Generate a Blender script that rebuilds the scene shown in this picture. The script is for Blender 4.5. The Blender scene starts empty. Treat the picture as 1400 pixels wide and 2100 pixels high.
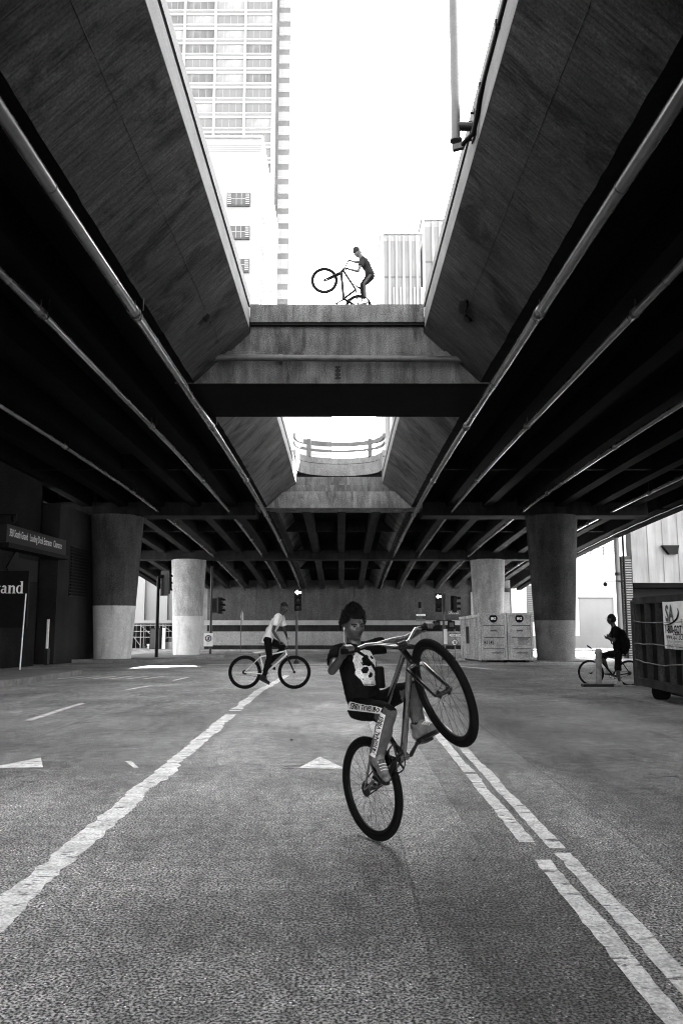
import bpy, bmesh, math, random
import numpy as np
from mathutils import Vector, Matrix, noise
from mathutils.bvhtree import BVHTree
R_ = math.radians
random.seed(7); RNG = np.random.default_rng(7)
scene = bpy.context.scene
COL = scene.collection

# ------------------------------------------------------------------ camera
cam_d = bpy.data.cameras.new('camera'); cam = bpy.data.objects.new('camera', cam_d); COL.objects.link(cam)
cam.location = (0, 0, 1.5); cam.rotation_euler = (R_(90 + 7.673), 0, 0)
cam_d.sensor_fit = 'VERTICAL'; cam_d.sensor_height = 36.0; cam_d.lens = 28.0
cam_d.clip_start = 0.05; cam_d.clip_end = 2500
scene.camera = cam
# ------------------------------------------------------------------ sky, sun, exposure
SUN_EL, SUN_AZ = 46.0, 42.0            # degrees; azimuth measured from +Y, positive = right
w = bpy.data.worlds.new('World'); scene.world = w; w.use_nodes = True
nt = w.node_tree; nt.nodes.clear()
sky = nt.nodes.new('ShaderNodeTexSky'); sky.sky_type = 'NISHITA'; sky.sun_disc = False
sky.sun_elevation = R_(SUN_EL); sky.sun_rotation = R_(SUN_AZ); sky.dust_density = 1.0
bw = nt.nodes.new('ShaderNodeRGBToBW'); bg = nt.nodes.new('ShaderNodeBackground'); bg.inputs[1].default_value = 0.10
wo = nt.nodes.new('ShaderNodeOutputWorld')
nt.links.new(sky.outputs[0], bw.inputs[0]); nt.links.new(bw.outputs[0], bg.inputs[0]); nt.links.new(bg.outputs[0], wo.inputs[0])
sun_d = bpy.data.lights.new('sun', 'SUN'); sun_d.energy = 5.0; sun_d.angle = R_(0.5); sun_d.color = (1, 1, 1)
sun = bpy.data.objects.new('sun', sun_d); COL.objects.link(sun)
sd = Vector((math.sin(R_(SUN_AZ)) * math.cos(R_(SUN_EL)), math.cos(R_(SUN_AZ)) * math.cos(R_(SUN_EL)), math.sin(R_(SUN_EL))))
sun.rotation_euler = sd.to_track_quat('Z', 'Y').to_euler()
scene.view_settings.view_transform = 'Standard'; scene.view_settings.look = 'None'
scene.view_settings.exposure = 4.8; scene.view_settings.gamma = 1.0
scene.render.engine = 'CYCLES'
scene.cycles.max_bounces = 5; scene.cycles.diffuse_bounces = 3
scene.cycles.use_denoising = True
scene.cycles.denoiser = 'OPENIMAGEDENOISE'; scene.cycles.denoising_prefilter = 'ACCURATE'
scene.cycles.filter_width = 1.1; scene.cycles.sample_clamp_indirect = 6.0

# ------------------------------------------------------------------ helpers
def V(p): return Vector(p)
class MB:
    """collects shapes; build() links them as one mesh object"""
    def __init__(s): s.v = []; s.f = []; s.m = []; s.sm = []
    def add(s, vs, fs, m=0, smooth=False):
        o = len(s.v); s.v += [tuple(p) for p in vs]
        for f in fs: s.f.append(tuple(i + o for i in f)); s.m.append(m); s.sm.append(smooth)
        return s
    def box(s, c, d, m=0, rot=None, ch=0.0):
        hx, hy, hz = d[0] / 2, d[1] / 2, d[2] / 2
        if ch > 0:
            vs = []
            for ax in range(3):
                for sx in (-1, 1):
                    for sy in (-1, 1):
                        for sz in (-1, 1):
                            p = [sx * hx, sy * hy, sz * hz]; sg = (sx, sy, sz)
                            for k in range(3):
                                if k != ax: p[k] -= sg[k] * ch
                            vs.append(Vector(p))
            bm = bmesh.new()
            for p in vs: bm.verts.new(p)
            bmesh.ops.convex_hull(bm, input=bm.verts)
            bm.verts.index_update()
            vs = [v.co.copy() for v in bm.verts]; fs = [tuple(v.index for v in f.verts) for f in bm.faces]; bm.free()
        else:
            vs = [Vector((x, y, z)) for x in (-hx, hx) for y in (-hy, hy) for z in (-hz, hz)]
            fs = [(0, 1, 3, 2), (4, 6, 7, 5), (0, 4, 5, 1), (2, 3, 7, 6), (0, 2, 6, 4), (1, 5, 7, 3)]
        if rot is not None:
            vs = [rot @ p for p in vs]
        return s.add([p + V(c) for p in vs], fs, m)
    def bx(s, x0, x1, y0, y1, z0, z1, m=0, ch=0.0):
        return s.box(((x0 + x1) / 2, (y0 + y1) / 2, (z0 + z1) / 2), (x1 - x0, y1 - y0, z1 - z0), m, None, ch)
    def beam(s, a, b, wd, ht, m=0, up=(0, 0, 1)):
        a, b = V(a), V(b); d = (b - a); L = d.length; d.normalize(); u = V(up)
        x = d.cross(u)
        if x.length < 1e-4: x = d.cross(Vector((1, 0, 0)))
        x.normalize(); u = x.cross(d)
        rot = Matrix((x, d, u)).transposed()
        return s.box((a + b) / 2, (wd, L, ht), m, rot)
    def tube(s, pts, r, n=8, m=0, caps=True, closed=False, smooth=True):
        pts = [V(p) for p in pts]; N = len(pts)
        rs = r if isinstance(r, (list, tuple)) else [r] * N
        tang = []
        for i in range(N):
            if closed: t = pts[(i + 1) % N] - pts[i - 1]
            else: t = pts[min(i + 1, N - 1)] - pts[max(i - 1, 0)]
            tang.append(t.normalized())
        ref = Vector((0, 0, 1)) if abs(tang[0].z) < .9 else Vector((1, 0, 0))
        x = tang[0].cross(ref).normalized(); vs = []
        for i in range(N):
            t = tang[i]; x = (x - t * x.dot(t))
            x = x.normalized() if x.length > 1e-6 else t.orthogonal().normalized()
            y = t.cross(x)
            for k in range(n):
                a = 2 * math.pi * k / n
                vs.append(pts[i] + (x * math.cos(a) + y * math.sin(a)) * rs[i])
        fs = []
        for i in range(N if closed else N - 1):
            j = (i + 1) % N
            for k in range(n):
                k2 = (k + 1) % n
                fs.append((i * n + k, i * n + k2, j * n + k2, j * n + k))
        s.add(vs, fs, m, smooth)
        if caps and not closed:
            s.add(vs[:n], [tuple(reversed(range(n)))], m); s.add(vs[-n:], [tuple(range(n))], m)
        return s
    def lathe(s, prof, n=24, c=(0, 0, 0), m=0, axis=(0, 0, 1), smooth=True, caps=True):
        ax = V(axis).normalized(); e1 = ax.orthogonal().normalized(); e2 = ax.cross(e1); vs = []
        for r, z in prof:
            for k in range(n):
                a = 2 * math.pi * k / n
                vs.append(V(c) + ax * z + (e1 * math.cos(a) + e2 * math.sin(a)) * r)
        fs = [(i * n + k, i * n + (k + 1) % n, (i + 1) * n + (k + 1) % n, (i + 1) * n + k) for i in range(len(prof) - 1) for k in range(n)]
        s.add(vs, fs, m, smooth)
        if caps:
            s.add(vs[:n], [tuple(reversed(range(n)))], m); s.add(vs[-n:], [tuple(range(n))], m)
        return s
    def torus(s, c, axis, R, r, n=56, k=10, m=0, flat=1.0):
        ax = V(axis).normalized(); e1 = ax.orthogonal().normalized(); e2 = ax.cross(e1); vs = []
        for i in range(n):
            a = 2 * math.pi * i / n; d = e1 * math.cos(a) + e2 * math.sin(a)
            for j in range(k):
                b = 2 * math.pi * j / k
                vs.append(V(c) + d * (R + r * math.cos(b)) + ax * r * flat * math.sin(b))
        fs = [(i * k + j, ((i + 1) % n) * k + j, ((i + 1) % n) * k + (j + 1) % k, i * k + (j + 1) % k) for i in range(n) for j in range(k)]
        return s.add(vs, fs, m, True)
    def prism(s, poly, O, ex, ey, ez, depth, m=0):
        """polygon (x,y) in frame O,ex,ey extruded along ez by depth"""
        O, ex, ey, ez = V(O), V(ex), V(ey), V(ez); n = len(poly)
        a = [O + ex * p[0] + ey * p[1] for p in poly]; b = [p + ez * depth for p in a]
        return s.add(a + b, [tuple(range(n)), tuple(reversed(range(n, 2 * n)))] + [(i, i + n, (i + 1) % n + n, (i + 1) % n) for i in range(n)], m)
    def sweep(s, secs, m=0, smooth=False):
        """closed sections (lists of points) joined in order, ends capped"""
        n = len(secs[0]); vs = [p for sc in secs for p in sc]
        fs = [(i * n + k, i * n + (k + 1) % n, (i + 1) * n + (k + 1) % n, (i + 1) * n + k) for i in range(len(secs) - 1) for k in range(n)]
        fs += [tuple(reversed(range(n))), tuple(range((len(secs) - 1) * n, len(secs) * n))]
        return s.add(vs, fs, m, smooth)
    def mesh(s, name, mats):
        me = bpy.data.meshes.new(name); me.from_pydata(s.v, [], s.f)
        for mm in (mats if isinstance(mats, (list, tuple)) else [mats]): me.materials.append(mm)
        me.polygons.foreach_set('material_index', s.m); me.polygons.foreach_set('use_smooth', s.sm)
        bm = bmesh.new(); bm.from_mesh(me); bmesh.ops.recalc_face_normals(bm, faces=bm.faces); bm.to_mesh(me); bm.free()
        return me
    def build(s, name, mats, parent=None):
        return link(bpy.data.objects.new(name, s.mesh(name, mats)), parent)
def link(o, parent=None):
    COL.objects.link(o)
    if parent is not None: o.parent = parent
    return o
def inst(name, me, parent=None, loc=(0, 0, 0), rot=None):
    o = bpy.data.objects.new(name, me); o.location = loc
    if rot: o.rotation_euler = rot
    return link(o, parent)
def tag(o, label=None, cat=None, group=None, kind=None):
    if label: o['label'] = label
    if cat: o['category'] = cat
    if group: o['group'] = group
    if kind: o['kind'] = kind
    return o
def thing(name, label, cat, group=None, loc=(0, 0, 0)):
    o = bpy.data.objects.new(name, None); o.empty_display_size = .2; o.location = loc; COL.objects.link(o)
    return tag(o, label, cat, group)
def text_mesh(txt, size, bold=0.0, xs=1.0, depth=0.0, align='LEFT', res=2):
    cu = bpy.data.curves.new('t', 'FONT'); cu.body = txt; cu.size = size; cu.offset = bold; cu.extrude = depth
    cu.align_x = align; cu.resolution_u = res
    o = bpy.data.objects.new('t', cu); COL.objects.link(o)
    dg = bpy.context.evaluated_depsgraph_get(); me = bpy.data.meshes.new_from_object(o.evaluated_get(dg))
    bpy.data.objects.remove(o)
    for v in me.vertices: v.co.x *= xs
    return me
def put_text(txt, size, O, ex, ey, mat, parent, bold=0.0, xs=1.0, align='LEFT', name='lettering', lift=0.0):
    me = text_mesh(txt, size, bold, xs, 0.0, align); O, ex, ey = V(O), V(ex), V(ey); ez = ex.cross(ey)
    for v in me.vertices:
        c = v.co.copy(); v.co = O + ex * c.x + ey * c.y + ez * lift
    me.materials.clear(); me.materials.append(mat)
    return link(bpy.data.objects.new(name, me), parent)

# ------------------------------------------------------------------ materials (all neutral grey: a black and white picture)
def mat(name, col, rough=.8, var=.25, scale=4.0, stretch=(1, 1, 1), bump=.0, bscale=40.0, metal=0.0, spec=.3, fine=.0, fscale=150.0, streak=0.0, sscale=(1, 1, 1), coord='Object', fine_detail=2.0, fr0=.3):
    m = bpy.data.materials.new(name); m.use_nodes = True; t = m.node_tree; N = t.nodes; L = t.links
    b = N['Principled BSDF']; b.inputs['Roughness'].default_value = rough; b.inputs['Metallic'].default_value = metal
    b.inputs['Specular IOR Level'].default_value = spec
    tc = N.new('ShaderNodeTexCoord'); mp = N.new('ShaderNodeMapping'); mp.inputs['Scale'].default_value = stretch
    L.new(tc.outputs[coord], mp.inputs[0])
    nz = N.new('ShaderNodeTexNoise'); nz.inputs['Scale'].default_value = scale; nz.inputs['Detail'].default_value = 6; nz.inputs['Roughness'].default_value = .6
    L.new(mp.outputs[0], nz.inputs['Vector'])
    def rng(src, lo, hi, a=.3, c=.7):
        r = N.new('ShaderNodeMapRange'); r.inputs[1].default_value = a; r.inputs[2].default_value = c
        r.inputs[3].default_value = lo; r.inputs[4].default_value = hi; L.new(src, r.inputs[0]); return r.outputs[0]
    def mul(a, b2):
        q = N.new('ShaderNodeMath'); q.operation = 'MULTIPLY'
        for i, x in enumerate((a, b2)):
            if isinstance(x, (int, float)): q.inputs[i].default_value = x
            else: L.new(x, q.inputs[i])
        return q.outputs[0]
    v = mul(rng(nz.outputs[0], 1 - var, 1 + var), col)
    if streak:
        mp2 = N.new('ShaderNodeMapping'); mp2.inputs['Scale'].default_value = sscale; L.new(tc.outputs[coord], mp2.inputs[0])
        n2 = N.new('ShaderNodeTexNoise'); n2.inputs['Scale'].default_value = 1.0; n2.inputs['Detail'].default_value = 8; n2.inputs['Roughness'].default_value = .65
        L.new(mp2.outputs[0], n2.inputs['Vector']); v = mul(v, rng(n2.outputs[0], 1 - streak, 1 + streak))
    if fine:
        n3 = N.new('ShaderNodeTexNoise'); n3.inputs['Scale'].default_value = fscale; n3.inputs['Detail'].default_value = fine_detail
        L.new(tc.outputs[coord], n3.inputs['Vector']); v = mul(v, rng(n3.outputs[0], 1 - fine, 1 + fine, fr0, 1 - fr0))
    cb = N.new('ShaderNodeCombineColor'); [L.new(v, cb.inputs[i]) for i in range(3)]
    L.new(cb.outputs[0], b.inputs['Base Color'])
    if bump:
        nb = N.new('ShaderNodeTexNoise'); nb.inputs['Scale'].default_value = bscale; nb.inputs['Detail'].default_value = 4
        L.new(mp.outputs[0], nb.inputs['Vector'])
        bp = N.new('ShaderNodeBump'); bp.inputs['Strength'].default_value = bump; bp.inputs['Distance'].default_value = .02
        L.new(nb.outputs[0], bp.inputs['Height']); L.new(bp.outputs[0], b.inputs['Normal'])
    return m
def emit(name, col, strength):
    m = bpy.data.materials.new(name); m.use_nodes = True; t = m.node_tree; t.nodes.clear()
    e = t.nodes.new('ShaderNodeEmission'); e.inputs[0].default_value = (col, col, col, 1); e.inputs[1].default_value = strength
    o = t.nodes.new('ShaderNodeOutputMaterial'); t.links.new(e.outputs[0], o.inputs[0]); return m

def asphalt():
    m = mat('asphalt', .235, rough=.55, var=.40, scale=.55, bump=.8, bscale=70, spec=.3, fine=.95, fscale=72, fine_detail=4, fr0=.41)
    t = m.node_tree; N = t.nodes; L = t.links; b = N['Principled BSDF']
    base = b.inputs['Base Color'].links[0].from_socket
    tc = N.new('ShaderNodeTexCoord'); sp = N.new('ShaderNodeSeparateXYZ'); L.new(tc.outputs['Object'], sp.inputs[0])
    def math_(op, a, b2=None, c=None):
        q = N.new('ShaderNodeMath'); q.operation = op
        for i, x in enumerate((a, b2, c)):
            if x is None: continue
            if isinstance(x, (int, float)): q.inputs[i].default_value = x
            else: L.new(x, q.inputs[i])
        return q.outputs[0]
    def rng(src, a, c, lo, hi):
        r = N.new('ShaderNodeMapRange'); r.inputs[1].default_value = a; r.inputs[2].default_value = c
        r.inputs[3].default_value = lo; r.inputs[4].default_value = hi; L.new(src, r.inputs[0]); return r.outputs[0]
    wob = N.new('ShaderNodeTexNoise'); wob.inputs['Scale'].default_value = .8; wob.inputs['Detail'].default_value = 5
    L.new(tc.outputs['Object'], wob.inputs['Vector'])
    xw = math_('ADD', sp.outputs[0], math_('MULTIPLY', math_('SUBTRACT', wob.outputs[0], .5), .09))
    # long trench repair and the seams along the road
    def band(x0, x1, soft):
        return math_('MULTIPLY', rng(xw, x0 - soft, x0 + soft, 0, 1), rng(xw, x1 - soft, x1 + soft, 1, 0))
    near = rng(sp.outputs[1], 3.2, 4.6, 0, 1)
    patch = math_('MULTIPLY', band(.40, .92, .012), near)
    v = math_('ADD', 1.0, math_('MULTIPLY', patch, rng(sp.outputs[1], 4.2, 7.0, -.12, .38)))
    # one long oily stain on the trench repair, nearer the camera
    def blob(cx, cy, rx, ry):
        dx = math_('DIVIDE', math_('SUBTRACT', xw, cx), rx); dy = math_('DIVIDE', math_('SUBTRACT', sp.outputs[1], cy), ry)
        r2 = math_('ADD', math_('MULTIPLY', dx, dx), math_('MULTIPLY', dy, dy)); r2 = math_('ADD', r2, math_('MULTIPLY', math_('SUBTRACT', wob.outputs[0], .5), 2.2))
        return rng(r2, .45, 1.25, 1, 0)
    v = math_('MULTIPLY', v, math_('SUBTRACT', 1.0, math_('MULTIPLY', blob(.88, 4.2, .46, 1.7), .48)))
    v = math_('MULTIPLY', v, math_('SUBTRACT', 1.0, math_('MULTIPLY', blob(-.4, 4.3, .9, .45), .22)))
    v = math_('MULTIPLY', v, math_('ADD', 1.0, math_('MULTIPLY', blob(-.9, 11.5, 1.6, 4.5), .28)))
    v = math_('MULTIPLY', v, math_('SUBTRACT', 1.0, math_('MULTIPLY', band(1.62, 1.98, .06), -.15)))
    v = math_('MULTIPLY', v, math_('SUBTRACT', 1.0, math_('MULTIPLY', band(2.05, 2.6, .2), .28)))
    for xs, wd, dk in ((.40, .008, .45), (.92, .006, .4), (1.98, .008, .4), (-3.9, .010, .4), (3.35, .008, .35), (-1.35, .006, .2)):
        ln = band(xs - wd, xs + wd, .006)
        v = math_('MULTIPLY', v, math_('SUBTRACT', 1.0, math_('MULTIPLY', ln, dk)))
    # oil darkening down the lane middles, worn lighter wheel tracks
    big = N.new('ShaderNodeTexNoise'); big.inputs['Scale'].default_value = .35; big.inputs['Detail'].default_value = 3
    mpb = N.new('ShaderNodeMapping'); mpb.inputs['Scale'].default_value = (1.6, .35, 1); L.new(tc.outputs['Object'], mpb.inputs[0]); L.new(mpb.outputs[0], big.inputs['Vector'])
    v = math_('MULTIPLY', v, rng(big.outputs[0], .3, .7, .72, 1.28))
    mid = N.new('ShaderNodeTexNoise'); mid.inputs['Scale'].default_value = 9; mid.inputs['Detail'].default_value = 6; mid.inputs['Roughness'].default_value = .75; L.new(tc.outputs['Object'], mid.inputs['Vector'])
    v = math_('MULTIPLY', v, rng(mid.outputs[0], .34, .66, .52, 1.48))
    # oil drips and tyre-dark stains with their own outlines
    st_ = N.new('ShaderNodeTexNoise'); st_.inputs['Scale'].default_value = 1.1; st_.inputs['Detail'].default_value = 5; st_.inputs['Distortion'].default_value = 1.2
    mps = N.new('ShaderNodeMapping'); mps.inputs['Scale'].default_value = (1.3, .5, 1); mps.inputs['Location'].default_value = (3.3, 1.7, 0); L.new(tc.outputs['Object'], mps.inputs[0]); L.new(mps.outputs[0], st_.inputs['Vector'])
    v = math_('MULTIPLY', v, rng(st_.outputs[0], .58, .68, 1.0, .68))
    v = math_('MULTIPLY', v, rng(st_.outputs[0], .30, .40, 1.28, 1.0))
    # cracks across
    vo = N.new('ShaderNodeTexVoronoi'); vo.feature = 'DISTANCE_TO_EDGE'; vo.inputs['Scale'].default_value = .55
    mpc = N.new('ShaderNodeMapping'); mpc.inputs['Scale'].default_value = (.7, 1.4, 1); L.new(tc.outputs['Object'], mpc.inputs[0])
    dist = N.new('ShaderNodeVectorMath'); dist.operation = 'ADD'
    wn = N.new('ShaderNodeTexNoise'); wn.inputs['Scale'].default_value = 2.2; wn.inputs['Detail'].default_value = 6; L.new(tc.outputs['Object'], wn.inputs['Vector'])
    L.new(mpc.outputs[0], dist.inputs[0]); L.new(wn.outputs[1], dist.inputs[1]); L.new(dist.outputs[0], vo.inputs['Vector'])
    crack = math_('MULTIPLY', rng(vo.outputs[0], .0, .014, 1, 0), rng(wob.outputs[0], .54, .62, 0, 1))
    v = math_('MULTIPLY', v, math_('SUBTRACT', 1.0, math_('MULTIPLY', crack, .7)))
    # bright aggregate specks
    vs = N.new('ShaderNodeTexVoronoi'); vs.inputs['Scale'].default_value = 70; L.new(tc.outputs['Object'], vs.inputs['Vector'])
    sepc = N.new('ShaderNodeSeparateColor'); L.new(vs.outputs['Color'], sepc.inputs[0])
    sp1 = math_('MULTIPLY', rng(vs.outputs['Distance'], .18, .36, 1, 0), rng(sepc.outputs[0], .86, .9, 0, 1))
    v = math_('MULTIPLY', v, math_('ADD', 1.0, math_('MULTIPLY', sp1, 2.6)))
    cc = N.new('ShaderNodeCombineColor'); [L.new(v, cc.inputs[i]) for i in range(3)]
    mx = N.new('ShaderNodeMix'); mx.data_type = 'RGBA'; mx.blend_type = 'MULTIPLY'; mx.inputs[0].default_value = 1.0
    L.new(base, mx.inputs[6]); L.new(cc.outputs[0], mx.inputs[7]); L.new(mx.outputs[2], b.inputs['Base Color'])
    return m
M = {}
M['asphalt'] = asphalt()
M['walk'] = mat('pavement_concrete', .16, var=.3, scale=1.2, fine=.3, fscale=60, bump=.2)
M['kerb'] = mat('kerb_concrete', .2, var=.3, scale=3, fine=.3, fscale=60)
M['paint'] = mat('worn_road_paint', .82, rough=.7, var=.28, scale=5, fine=.35, fscale=55, bump=.3, bscale=90, streak=.12, sscale=(2, 14, 1))
def stains(m, amt, sc, lo=.5, hi=.62):
    """broad stains and drips with ragged outlines multiplied into the base colour"""
    t = m.node_tree; N = t.nodes; L = t.links; b = N['Principled BSDF']; base = b.inputs['Base Color'].links[0].from_socket
    tc = N.new('ShaderNodeTexCoord'); mp = N.new('ShaderNodeMapping'); mp.inputs['Scale'].default_value = sc; L.new(tc.outputs['Object'], mp.inputs[0])
    n = N.new('ShaderNodeTexNoise'); n.inputs['Scale'].default_value = 1; n.inputs['Detail'].default_value = 9; n.inputs['Roughness'].default_value = .68; n.inputs['Distortion'].default_value = .6; L.new(mp.outputs[0], n.inputs['Vector'])
    r = N.new('ShaderNodeMapRange'); r.inputs[1].default_value = lo; r.inputs[2].default_value = hi; r.inputs[3].default_value = 1.0; r.inputs[4].default_value = amt; L.new(n.outputs[0], r.inputs[0])
    c = N.new('ShaderNodeCombineColor'); [L.new(r.outputs[0], c.inputs[k]) for k in range(3)]
    x = N.new('ShaderNodeMix'); x.data_type = 'RGBA'; x.blend_type = 'MULTIPLY'; x.inputs[0].default_value = 1.0; L.new(base, x.inputs[6]); L.new(c.outputs[0], x.inputs[7]); L.new(x.outputs[2], b.inputs['Base Color'])
def wear(m, dark, thr, sc):
    """chipped-through spots: cracks across the paint where the road shows"""
    t = m.node_tree; N = t.nodes; L = t.links; b = N['Principled BSDF']; base = b.inputs['Base Color'].links[0].from_socket
    tc = N.new('ShaderNodeTexCoord'); mp = N.new('ShaderNodeMapping'); mp.inputs['Scale'].default_value = sc; L.new(tc.outputs['Object'], mp.inputs[0])
    n = N.new('ShaderNodeTexNoise'); n.inputs['Scale'].default_value = 1; n.inputs['Detail'].default_value = 8; n.inputs['Roughness'].default_value = .7; L.new(mp.outputs[0], n.inputs['Vector'])
    r = N.new('ShaderNodeMapRange'); r.inputs[1].default_value = thr; r.inputs[2].default_value = thr + .05; L.new(n.outputs[0], r.inputs[0])
    x = N.new('ShaderNodeMix'); x.data_type = 'RGBA'; L.new(r.outputs[0], x.inputs[0]); L.new(base, x.inputs[6]); x.inputs[7].default_value = (dark, dark, dark, 1); L.new(x.outputs[2], b.inputs['Base Color'])
wear(M['paint'], .16, .57, (6, 15, 1)); wear(M['paint'], .22, .61, (55, 55, 1))
M['soffit'] = mat('sooty_shaded_concrete', .0045, spec=.04, var=.4, scale=.8, streak=.35, sscale=(1.2, .5, 3), bump=.2, bscale=15)  # soot tone deepened, with the shade under the deck put into the colour
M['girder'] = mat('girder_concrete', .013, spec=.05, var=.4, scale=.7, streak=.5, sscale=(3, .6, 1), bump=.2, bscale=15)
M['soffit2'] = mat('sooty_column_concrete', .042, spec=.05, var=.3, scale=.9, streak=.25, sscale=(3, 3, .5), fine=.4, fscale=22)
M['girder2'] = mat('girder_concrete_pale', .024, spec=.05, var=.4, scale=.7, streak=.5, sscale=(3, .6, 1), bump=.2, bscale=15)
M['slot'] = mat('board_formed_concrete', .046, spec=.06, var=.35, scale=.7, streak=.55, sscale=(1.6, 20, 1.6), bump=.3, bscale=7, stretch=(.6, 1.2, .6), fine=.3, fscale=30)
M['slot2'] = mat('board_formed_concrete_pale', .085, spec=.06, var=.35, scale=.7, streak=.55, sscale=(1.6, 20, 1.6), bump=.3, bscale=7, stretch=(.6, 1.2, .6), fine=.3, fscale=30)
M['parapet'] = mat('parapet_concrete', .12, spec=.1, var=.15, scale=1.2, streak=.18, sscale=(1, .5, 9), fine=.2, fscale=50)
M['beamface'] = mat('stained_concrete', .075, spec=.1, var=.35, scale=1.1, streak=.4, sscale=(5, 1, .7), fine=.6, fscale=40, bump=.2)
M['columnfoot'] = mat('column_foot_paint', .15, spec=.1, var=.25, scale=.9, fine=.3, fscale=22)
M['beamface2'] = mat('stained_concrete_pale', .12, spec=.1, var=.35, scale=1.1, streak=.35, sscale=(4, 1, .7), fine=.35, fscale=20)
M['column'] = mat('column_concrete', .07, spec=.1, var=.25, scale=.9, streak=.25, sscale=(3, 3, .5), fine=.35, fscale=20)
M['band'] = mat('painted_column_band', .6, spec=.15, var=.15, scale=1.5, streak=.12, sscale=(3, 3, .6), fine=.22, fscale=20)
M['column2'] = mat('column_concrete_pale', .22, var=.25, scale=.9, streak=.25, sscale=(3, 3, .5), fine=.25, fscale=14)
M['band2'] = mat('painted_column_band_pale', .40, var=.12, scale=1.5, fine=.15, fscale=25)
M['pipe'] = mat('grey_pipe', .10, rough=.20, var=.25, scale=1.5, spec=.9, streak=.25, sscale=(4, .8, 4))
M['pipe_dark'] = mat('rusty_pipe', .035, rough=.5, var=.5, scale=5, spec=.5)
M['black'] = mat('black_paint', .005, spec=.1, rough=.5, var=.2)
M['dark'] = mat('dark_metal', .008, rough=.45, var=.3, spec=.3)
M['grey'] = mat('grey_metal', .045, rough=.5, var=.25, metal=.0, spec=.5)
M['steel'] = mat('polished_steel', .32, rough=.25, var=.08, metal=.9)
M['white'] = mat('white_paint', .7, rough=.6, var=.08)
M['signwhite'] = mat('sign_white', .88, rough=.5, var=.12, scale=6)
M['ink'] = mat('sign_ink_and_shadow', .006, spec=.05, rough=.6, var=.1)
M['ink_grey'] = mat('sign_ink_and_shadow_grey', .10, rough=.6, var=.1)
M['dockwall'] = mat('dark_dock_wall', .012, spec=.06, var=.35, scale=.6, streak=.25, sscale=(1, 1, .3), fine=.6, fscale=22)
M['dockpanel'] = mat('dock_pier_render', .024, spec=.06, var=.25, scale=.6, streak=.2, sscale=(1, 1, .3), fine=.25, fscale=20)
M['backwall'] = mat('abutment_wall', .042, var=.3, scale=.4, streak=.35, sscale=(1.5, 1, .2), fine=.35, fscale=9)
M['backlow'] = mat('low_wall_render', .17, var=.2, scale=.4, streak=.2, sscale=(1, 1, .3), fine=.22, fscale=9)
M['ledge'] = mat('ledge_concrete', .22, var=.15, scale=1, fine=.2, fscale=12)
for kk_ in ('slot', 'slot2'): stains(M[kk_], .42, (.6, .8, .6)); stains(M[kk_], 1.5, (.5, 2.2, .5), .60, .68)
for kk_ in ('beamface', 'beamface2'): stains(M[kk_], .5, (1.6, 1, .4)); stains(M[kk_], 1.6, (7, 1, .5), .62, .7)
for kk_ in ('column', 'column2', 'soffit2', 'band', 'band2', 'columnfoot'): stains(M[kk_], .7, (.9, .9, .3))
M['bwhite'] = mat('white_facade', .165, var=.07, scale=.3, streak=.08, sscale=(.5, .5, .2))
M['bwhite2'] = mat('white_cladding', .20, var=.05, scale=.3)
M['curvec'] = mat('curved_parapet_concrete', .10, spec=.1, var=.25, scale=1.2, streak=.2, sscale=(3, 3, .6), fine=.25, fscale=20)
M['warehouse'] = mat('white_warehouse_render', .66, var=.05, scale=.3)
M['railc'] = mat('rail_concrete', .07, spec=.1, var=.2, scale=1.5, fine=.2, fscale=20)
M['panelwall'] = mat('ribbed_panel_wall', .19, var=.2, scale=.3, streak=.35, sscale=(1.6, 1.6, .12))
M['towerpane'] = mat('tower_glass', .08, rough=.12, var=.2, scale=.05, spec=.5)
M['towerpane2'] = mat('tower_glass_bright', .115, rough=.12, var=.3, scale=.3, stretch=(1, 1, .5), spec=.5)
M['towerpane3'] = mat('tower_glass_dark', .055, rough=.12, var=.5, scale=.5, stretch=(2, 1, .4), spec=.5)
M['wbdark'] = mat('dark_shutter', .028, rough=.6, var=.2)
M['wbpane'] = mat('dark_window_pane', .045, rough=.15, var=.3, scale=.6)  # dark glass of the white block windows
M['towersp'] = mat('tower_spandrel', .165, rough=.4, var=.06, scale=.1)
M['towerline'] = mat('tower_pier', .24, rough=.5, var=.05)
M['towerdark'] = mat('tower_granite', .075, rough=.6, var=.15, scale=.3)
M['stripe'] = mat('tower_recess', .125, rough=.5, var=.15, scale=.08)
M['rust'] = mat('scrap_bin_steel', .034, spec=.15, rough=.6, var=.55, scale=2.2, streak=.5, sscale=(2, 2, .6), fine=.35, fscale=30)
M['rust_shaded'] = mat('scrap_bin_shaded_plate', .014, spec=.08, rough=.7, var=.6, scale=2.2, streak=.5, sscale=(2, 2, .6), fine=.35, fscale=30)  # plate between the ribs: recess shade put into a darker colour
M['bin'] = mat('container_paint', .42, rough=.55, var=.25, scale=1.4, streak=.3, sscale=(2, 2, .5), fine=.4, fscale=20)
M['skin'] = mat('skin', .042, rough=.42, var=.2, scale=18, spec=.5)
M['skin_dark'] = mat('skin_dark', .03, rough=.5, var=.15, scale=18, spec=.35)
M['skin_light'] = mat('skin_light', .045, rough=.55, var=.12, scale=18, spec=.3)
M['hair'] = mat('black_hair', .005, spec=.15, rough=.55, var=.5, scale=60, bump=.8, bscale=120)
M['shirt_black'] = mat('black_cotton', .006, rough=.95, var=.4, scale=12, bump=.3, bscale=60, spec=.03)
M['shirt_white'] = mat('white_cotton', .62, rough=.9, var=.1, scale=8, bump=.3, bscale=30, spec=.1)
M['shirt_grey'] = mat('charcoal_cotton', .014, rough=.95, var=.3, scale=10, bump=.3, bscale=40, spec=.1)
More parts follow.
